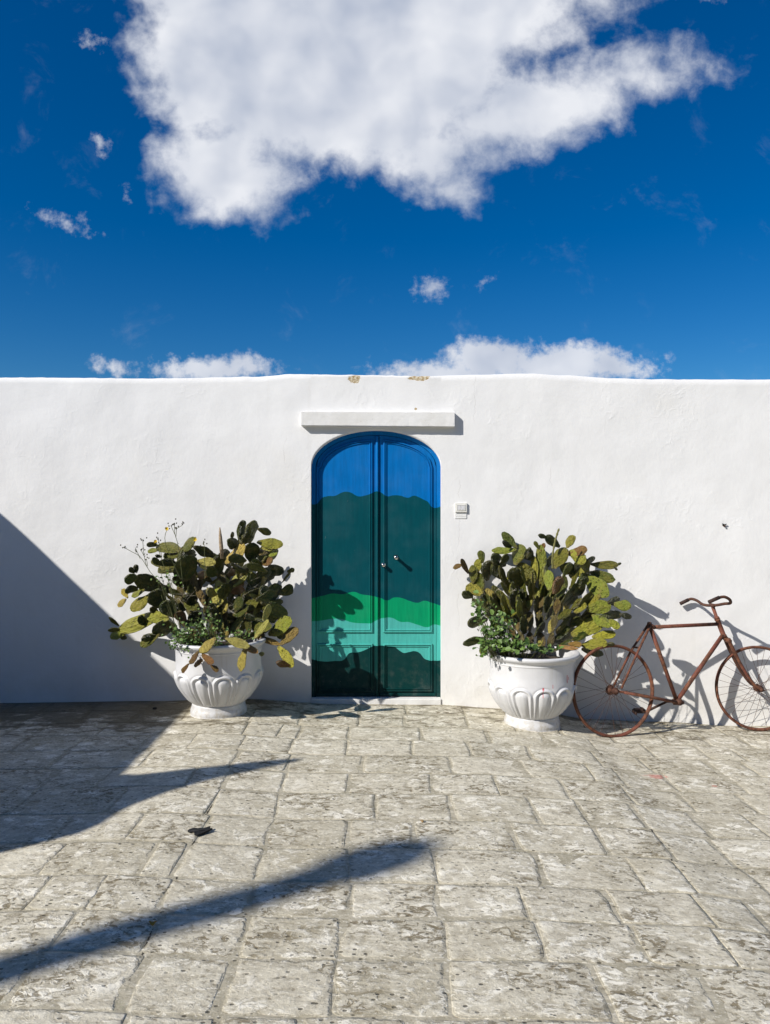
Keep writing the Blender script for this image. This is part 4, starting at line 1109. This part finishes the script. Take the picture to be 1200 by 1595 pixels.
weeds(wl, (150, 780, 0.29167), [(470, 720, 45, 40, 140, -0.64), (420, 760, 22, 20, 40, -0.70), (560, 710, 60, 40, 150, -0.60), (590, 620, 40, 40, 40, -0.5), (640, 770, 30, 14, 30, -0.72), (760, 710, 50, 14, 50, -0.6), (500, 790, 26, 10, 20, -0.76), (380, 430, 40, 30, 40, -0.5)], 8, (0.012, 0.03))
# yellow wildflower with branching dry stems
wf = empty('wildflower', (LP[0] - 0.1, LP[1] - 0.02, LP[2] + 0.52)); tag(wf, 'thin branching wildflower with small yellow blooms above the straggling prickly pear', 'flower')
def wildflower():
    Z = (150, 780, 0.29167); base = Vector(wf.location); rnd = random.Random(2)
    def q(zx, zy, y=-0.5): return at(Z[0] + zx * Z[2], Z[1] + zy * Z[2], y) - base
    lines = [[(430, 560), (330, 430), (275, 360), (255, 290), (248, 205)], [(275, 360), (235, 300), (195, 275), (145, 248)], [(235, 310), (208, 250)], [(258, 300), (240, 265)], [(275, 350), (268, 310)],
             [(470, 520), (450, 330), (435, 230), (420, 175), (418, 122)], [(420, 180), (400, 135)], [(428, 150), (458, 132)], [(425, 200), (430, 140)], [(450, 420), (370, 230), (378, 150)], [(400, 470), (345, 300), (318, 222)], [(350, 300), (330, 195)], [(580, 420), (578, 260), (572, 222)]]
    parts = []
    for l in lines: parts.append(tube('', smooth_path([q(*p) for p in l], 4) if len(l) > 2 else [q(*p) for p in l], 0.0022, 5, False))
    v, f = join(parts); obj('stems', mesh_from('stems', v, f), STEM, wf)
    buds = []
    for l in lines:
        for i in range(4):
            e = q(*l[-1]) + Vector((rnd.gauss(0, .014), rnd.gauss(0, .012), rnd.gauss(0, .012))); buds.append(tube('', [e, e + Vector((0, 0, 0.006)), e + Vector((0, 0, 0.012))], [0.002, 0.0055, 0.002], 6))
        if len(l) > 2:
            for i in range(5):
                a, b = rnd.sample(l, 2); t = rnd.random(); e = q(a[0], a[1]).lerp(q(b[0], b[1]), 0.15 * t); buds.append(leaf_face(e, Vector((rnd.uniform(-1, 1), rnd.uniform(-1, 1), rnd.uniform(-.6, .6))), Vector((0, 0, 1)), 0.02, 0.008))
    v, f = join(buds); o = obj('buds', mesh_from('buds', v, f), BUD, wf); o['kind'] = 'stuff'
    for (zx, zy) in ((318, 218), (378, 150), (530, 208)):
        c = q(zx, zy); pet = []
        for i in range(9):
            a = 2 * math.pi * i / 9; pet.append(leaf_face(c, Vector((math.cos(a), -0.5, math.sin(a) + .2)), Vector((0, -1, 0.3)), 0.017, 0.009))
        v, f = join(pet); obj('flower', mesh_from('flower', v, f, False), YEL, wf)
wildflower()

# ------------------------------------------------------------------ bicycle
Xr, Yr = 1.685, -0.535
TH, LEAN = math.tan(R(16.0)), 0.10
def bike(px, py, off=0.0):
    """where the ray of pixel (px, py) meets the leaning plane of the bicycle; off shifts along its normal (towards the wall)"""
    a, b = (px - 600) / F, -(py - 797.5) / F      # X = a*d, Z = EYE + b*d, y = d - DIST
    zg = -0.14
    # d - DIST = Yr + TH*(a*d - Xr) + LEAN*(EYE + b*d - zg)
    d = (DIST + Yr - TH * Xr + LEAN * (EYE - zg)) / (1 - TH * a - LEAN * b)
    nrm = Vector((-TH, 1, -LEAN)).normalized()
    return Vector((a * d, d - DIST, EYE + b * d)) + nrm * off
bk = empty('bicycle', (2.2, -0.4, -0.14)); tag(bk, 'rusty old bicycle without a saddle leaning on the white wall', 'bicycle')
B0 = Vector(bk.location)
def bput(name, vf, mat, parent=None, smooth=True):
    v, f = vf; base = B0 if parent is None or parent is bk else Vector(parent.location) + B0
    return obj(name, mesh_from(name, [Vector(p) - base for p in v], f, smooth), mat, parent or bk)
def z3(zx, zy): return 870 + zx * 0.275, 900 + zy * 0.275
def bz(zx, zy, off=0.0): return bike(*z3(zx, zy), off)
hubR = bz(312, 640); bb = bz(672, 700); seatT = bz(517, 268); headT = bz(900, 232); headB = bz(940, 335); topH = bz(908, 262); crown = bz(958, 352)
bput('top_tube', tube('', [bz(530, 280), topH], 0.0145, 12), RUST)
bput('down_tube', tube('', [bz(934, 322), bb], 0.0165, 12), RUST)
bput('seat_tube', tube('', [seatT, bb], 0.0155, 12), RUST)
bput('head_tube', tube('', [headT, headT.lerp(headB, .08), headT.lerp(headB, .1), headT.lerp(headB, .9), headT.lerp(headB, .92), headB], [0.022, 0.022, 0.019, 0.019, 0.023, 0.023], 14), RUST)
bput('bottom_bracket', join([tube('', [bike(*z3(676, 702), -0.045), bike(*z3(676, 702), -0.03), bike(*z3(676, 702), 0.03), bike(*z3(676, 702), 0.045)], [0.018, 0.027, 0.027, 0.018], 16), tube('', [bz(655, 706), bz(708, 708)], [0.02, 0.014], 10)]), RUST_DARK)
bput('seat_cluster', join([tube('', [bz(514, 300), bz(517, 256), bz(517, 250)], [0.017, 0.018, 0.013], 12), tube('', [bike(*z3(500, 258), -0.03), bike(*z3(535, 262), 0.03)], 0.008, 10), tube('', [bz(520, 272), bz(548, 282)], [0.019, 0.0155], 12)]), RUST_DARK)
for s in (-1, 1):
    o = bput('seat_stay', tube('', [bike(*z3(515, 268), s * 0.016), bike(*z3(430, 420), s * 0.045), bike(*z3(335, 622), s * 0.055)], [0.0095, 0.009, 0.008], 10), RUST)
    bput('chain_stay', tube('', [bike(*z3(655, 702), s * 0.028), bike(*z3(540, 680), s * 0.045), bike(*z3(350, 646), s * 0.056)], [0.0115, 0.0115, 0.009], 10), RUST)
bput('stay_bridge', tube('', [bike(*z3(442, 395), -0.045), bike(*z3(442, 395), 0.045)], 0.007, 8), RUST_DARK)

def wheel(name, hub, rad, fwd, upv, sprocket):
    e = empty(name, hub - B0); e.parent = bk
    ax = fwd.cross(upv).normalized(); upv = ax.cross(fwd).normalized() * 1.0
    V, Fc = [], []; N = 72
    prof = [(0, -0.0165), (0.0075, -0.0165), (0.0105, -0.012), (0.0035, -0.007), (0.0035, 0.007), (0.0105, 0.012), (0.0075, 0.0165), (0, 0.0165), (-0.008, 0.010), (-0.011, 0), (-0.008, -0.010)]
    for i in range(N):
        a = 2 * math.pi * i / N; d = fwd * math.cos(a) + upv * math.sin(a)
        wr_ = 0.003 * math.sin(a * 2 + 1)
        for (dr, dx) in prof: V.append(d * (rad - 0.0105 + dr) + ax * (dx + wr_))
    m = len(prof)
    for i in range(N):
        for q in range(m): Fc.append((i * m + q, ((i + 1) % N) * m + q, ((i + 1) % N) * m + (q + 1) % m, i * m + (q + 1) % m))
    obj('rim', mesh_from('rim', V, Fc), RUST, e)
    hb = [tube('', [ax * s for s in (-0.065, -0.055, -0.05, -0.034, -0.030, 0.030, 0.034, 0.05, 0.065)], [0.006, 0.007, 0.016, 0.016, 0.014, 0.014, 0.026, 0.014, 0.006], 14),
          tube('', [ax * -0.034, ax * -0.030], 0.028, 16), tube('', [ax * 0.030, ax * 0.034], 0.028, 16)]
    v, f = join(hb); obj('hub', mesh_from('hub', v, f), RUST_DARK, e)
    if sprocket:
        V, Fc = [], []; N = 36
        for sd in (-0.046, -0.042):
            for i in range(N):
                r_ = 0.041 if i % 2 else 0.035; a = 2 * math.pi * i / N; V.append((fwd * math.cos(a) + upv * math.sin(a)) * r_ + ax * sd)
        Fc = [tuple(range(N)), tuple(reversed(range(N, 2 * N)))] + [(i, i + N, (i + 1) % N + N, (i + 1) % N) for i in range(N)]
        obj('sprocket', mesh_from('sprocket', V, Fc, False), RUST_DARK, e)
    rnd = random.Random(int(rad * 1000))
    for i in range(32):
        if rnd.random() < 0.06: continue
        s = 1 if i % 2 else -1; a = 2 * math.pi * i / 32; tw = (1 if (i // 2) % 2 else -1) * R(68)
        p0 = (fwd * math.cos(a + tw) + upv * math.sin(a + tw)) * 0.025 + ax * 0.032 * s
        p1 = (fwd * math.cos(a) + upv * math.sin(a)) * (rad - 0.018)
        v, f = tube('', [p0, p1], 0.0014, 5, False); obj('spoke', mesh_from('spoke', v, f), RUST_DARK, e)
    return e
nrm = Vector((-TH, 1, -LEAN)).normalized()
fw = (bz(700, 640) - bz(300, 640)); fw.z = 0; fw.normalize(); upb = nrm.cross(fw); upb = -upb if upb.z < 0 else upb
wheel('rear_wheel', hubR, 0.345, fw, upb, True)
# steered front end
st_up = (headT - headB).normalized()
hubF = at(1181.5, 1072, -0.155)
fF = Vector((math.cos(R(-4)), math.sin(R(-4)), 0)); lean_up = Vector((0.0, LEAN * 0.8, 1)).normalized()
wheel('front_wheel', hubF, 0.334, fF, lean_up, False)
axF = Vector((-fF.y, fF.x, 0)).normalized()
for s, en in ((-1, (1140, 630)), (1, (1092, 630))):
    c0 = crown + axF * 0.045 * s
    e1 = hubF + axF * 0.060 * s
    m1 = c0.lerp(e1, 0.55) + Vector((-0.034, 0, 0.0)); m2 = c0.lerp(e1, 0.85) + Vector((-0.022, 0, -0.012))
    bput('fork_blade', tube('', smooth_path([c0 + st_up * 0.02, c0 - st_up * 0.05, m1, m2, e1], 5), [0.0145] * 8 + [0.0125] * 5 + [0.0105] * 8, 10), RUST if s < 0 else RUST_DARK)
    bput('axle_nut', tube('', [hubF + axF * 0.05 * s, hubF + axF * 0.078 * s], 0.014, 8), RUST_DARK)
bput('fork_crown', join([tube('', [crown - axF * 0.058, crown - axF * 0.03, crown + axF * 0.03, crown + axF * 0.058], [0.016, 0.02, 0.02, 0.016], 12), tube('', [headB, crown], 0.02, 12)]), RUST)
stemT = at(1110, 943, -0.165)
bput('stem', tube('', [headT, headT.lerp(stemT, 0.12), headT.lerp(stemT, 0.14), stemT], [0.021, 0.020, 0.013, 0.014], 12), RUST)
near = [stemT, at(1118, 942.5, -0.21), at(1129, 940.5, -0.27), at(1138, 939.5, -0.325), at(1137, 934, -0.355), at(1129, 929.8, -0.37), at(1120, 931, -0.375)]
far = [stemT, at(1102, 943, -0.14), at(1094, 941, -0.105), at(1086, 935.5, -0.07), at(1078, 933, -0.05), at(1072, 934.5, -0.045)]
hbar = bput('handlebar', join([tube('', smooth_path(near, 6), 0.0115, 12), tube('', smooth_path(far, 6), 0.0115, 12), tube('', [stemT + Vector((0, .03, 0)), stemT - Vector((0, .03, 0))], 0.016, 12)]), RUST_DARK)
for pl in ([at(1121, 930.6, -0.374), at(1113, 934, -0.377), at(1104.5, 938, -0.38)], [at(1073, 934.2, -0.046), at(1067, 937, -0.042), at(1060, 940.5, -0.040)]):
    bput('grip', tube('', pl, 0.0145, 12), RUST_BLACK, hbar)
# brake lever along the far grip side, cranks and pedal
crk = bput('crank', join([tube('', [bike(*z3(676, 704), 0.05), bike(*z3(640, 708), 0.055), bike(*z3(530, 762), 0.06)], [0.012, 0.009, 0.011], 8)]), RUST_BLACK)
pc = bike(*z3(492, 764), 0.07); pd = Vector((fw.x, fw.y, 0))
bput('pedal', join([box(pc.x - 0.036, pc.x + 0.036, pc.y - 0.02, pc.y + 0.05, pc.z - 0.014, pc.z + 0.014, 0.008), box(pc.x - 0.044, pc.x - 0.028, pc.y - 0.03, pc.y + 0.055, pc.z - 0.022, pc.z + 0.004, 0.006), box(pc.x + 0.020, pc.x + 0.04, pc.y - 0.03, pc.y + 0.055, pc.z - 0.008, pc.z + 0.02, 0.006)]), RUST_BLACK, crk)

# ------------------------------------------------------------------ small things
def ground_pt(px, py, lift=0.0):
    y = -3.0
    for _ in range(12):
        z = g((px - 600) * (DIST + y) / F, y) + lift; y = F * (EYE - z) / (py - 797.5) - DIST
    return at(px, py, y)
def scrap():
    c = ground_pt(309, 1298, 0.005); e = empty('fabric_scrap', c); e.scale = (0.82, 0.82, 0.8)
    kx = (DIST + c.y) / F
    out = [(-19, 1), (-17, 4), (-10, 6), (-4, 5), (0, 6.5), (6, 6), (16, 9), (17, 6.5), (14, 4), (22, 5), (14, 1), (7, -2), (2, -5), (-4, -5), (-6, -2), (-3, 1), (-9, 1.5), (-14, 0)]
    rnd = random.Random(4); V, Fc = [], []; n = len(out)
    for (zz) in (0.0, 0.006):
        for i, (a, b) in enumerate(out): V.append((a * kx * 1.1, b * kx * 2.6, zz + (0.006 if zz else 0) * rnd.random() + 0.003 * math.sin(i) + 0.003))
    V.append((0.005, 0.005, 0.013)); c_ = 2 * n
    for i in range(n):
        j = (i + 1) % n; Fc.append((i, j, n + j, n + i)); Fc.append((n + i, n + j, c_))
    obj('crumpled_sheet', mesh_from('crumpled_sheet', V, Fc, False), plain('black_cloth', (0.010, 0.010, 0.011), 0.8, 0, 0.3, 40), e)
    v, f = tube('', [(-0.05, 0.01, 0.008), (-0.01, 0.0, 0.013), (0.04, 0.014, 0.009)], [0.004, 0.008, 0.003], 6); obj('fold', mesh_from('fold', v, f), plain('black_cloth_fold', (0.012, 0.012, 0.013), 0.8, 0, 0.3, 40), e)
    tag(e, 'crumpled black scrap lying on the sunlit paving', 'scrap')
    for (px, py, r, col, nm, lab, cat) in ((238, 1439, 0.011, (0.42, 0.22, 0.02), 'fallen_leaf', 'small orange leaf lying in the long band of shadow', 'leaf'), (658, 1280, 0.007, (0.32, 0.20, 0.08), 'fallen_leaf', 'tiny brown leaf on sunlit paving straight out from the door', 'leaf'), (241, 1104.5, 0.013, (0.02, 0.018, 0.015), 'pebble', 'small dark pebble on the shaded paving near the wall', 'pebble')):
        c = ground_pt(px, py, 0.004); q = random.Random(px); V = []; Fc = []
        for j, (s, z) in enumerate(((0.7, 0), (1, 0.003), (0.7, 0.007))):
            for i in range(9):
                a = 2 * math.pi * i / 9; rr_ = r * s * (1 + 0.3 * math.sin(i * 2.1 + px)); V.append((rr_ * math.cos(a) * 1.3, rr_ * math.sin(a), z + (0.004 * math.cos(a * 2) if cat == 'leaf' else z)))
        for j in range(2):
            for i in range(9): Fc.append((j * 9 + i, j * 9 + (i + 1) % 9, (j + 1) * 9 + (i + 1) % 9, (j + 1) * 9 + i))
        Fc.append(tuple(18 + i for i in range(9))); Fc.append(tuple(reversed(range(9))))
        tag(obj(nm, mesh_from(nm, V, Fc), plain(nm, col, 0.7, 0, 0.3, 60), None, c), lab, cat)
scrap()
def bracket():
    c = at(1128, 818, -0.004); e = empty('wall_fixing', c)
    v, f = join([tube('', [(0, 0.012, 0), (0, -0.008, 0)], [0.012, 0.009], 8), tube('', [(0, -0.004, 0), (-0.016, -0.012, 0.012)], [0.007, 0.004], 6), tube('', [(0, -0.004, 0), (0.018, -0.012, 0.010)], [0.007, 0.004], 6)])
    obj('plug', mesh_from('plug', v, f), BLACKISH, e)
    v, f = tube('', [(0.0, -0.002, 0), (0.004, -0.014, -0.012)], [0.007, 0.006], 6); obj('screw', mesh_from('screw', v, f), RUST_DARK, e)
    tag(e, 'small dark broken fixing stuck in the white wall above the bicycle', 'wall fixing')
bracket()
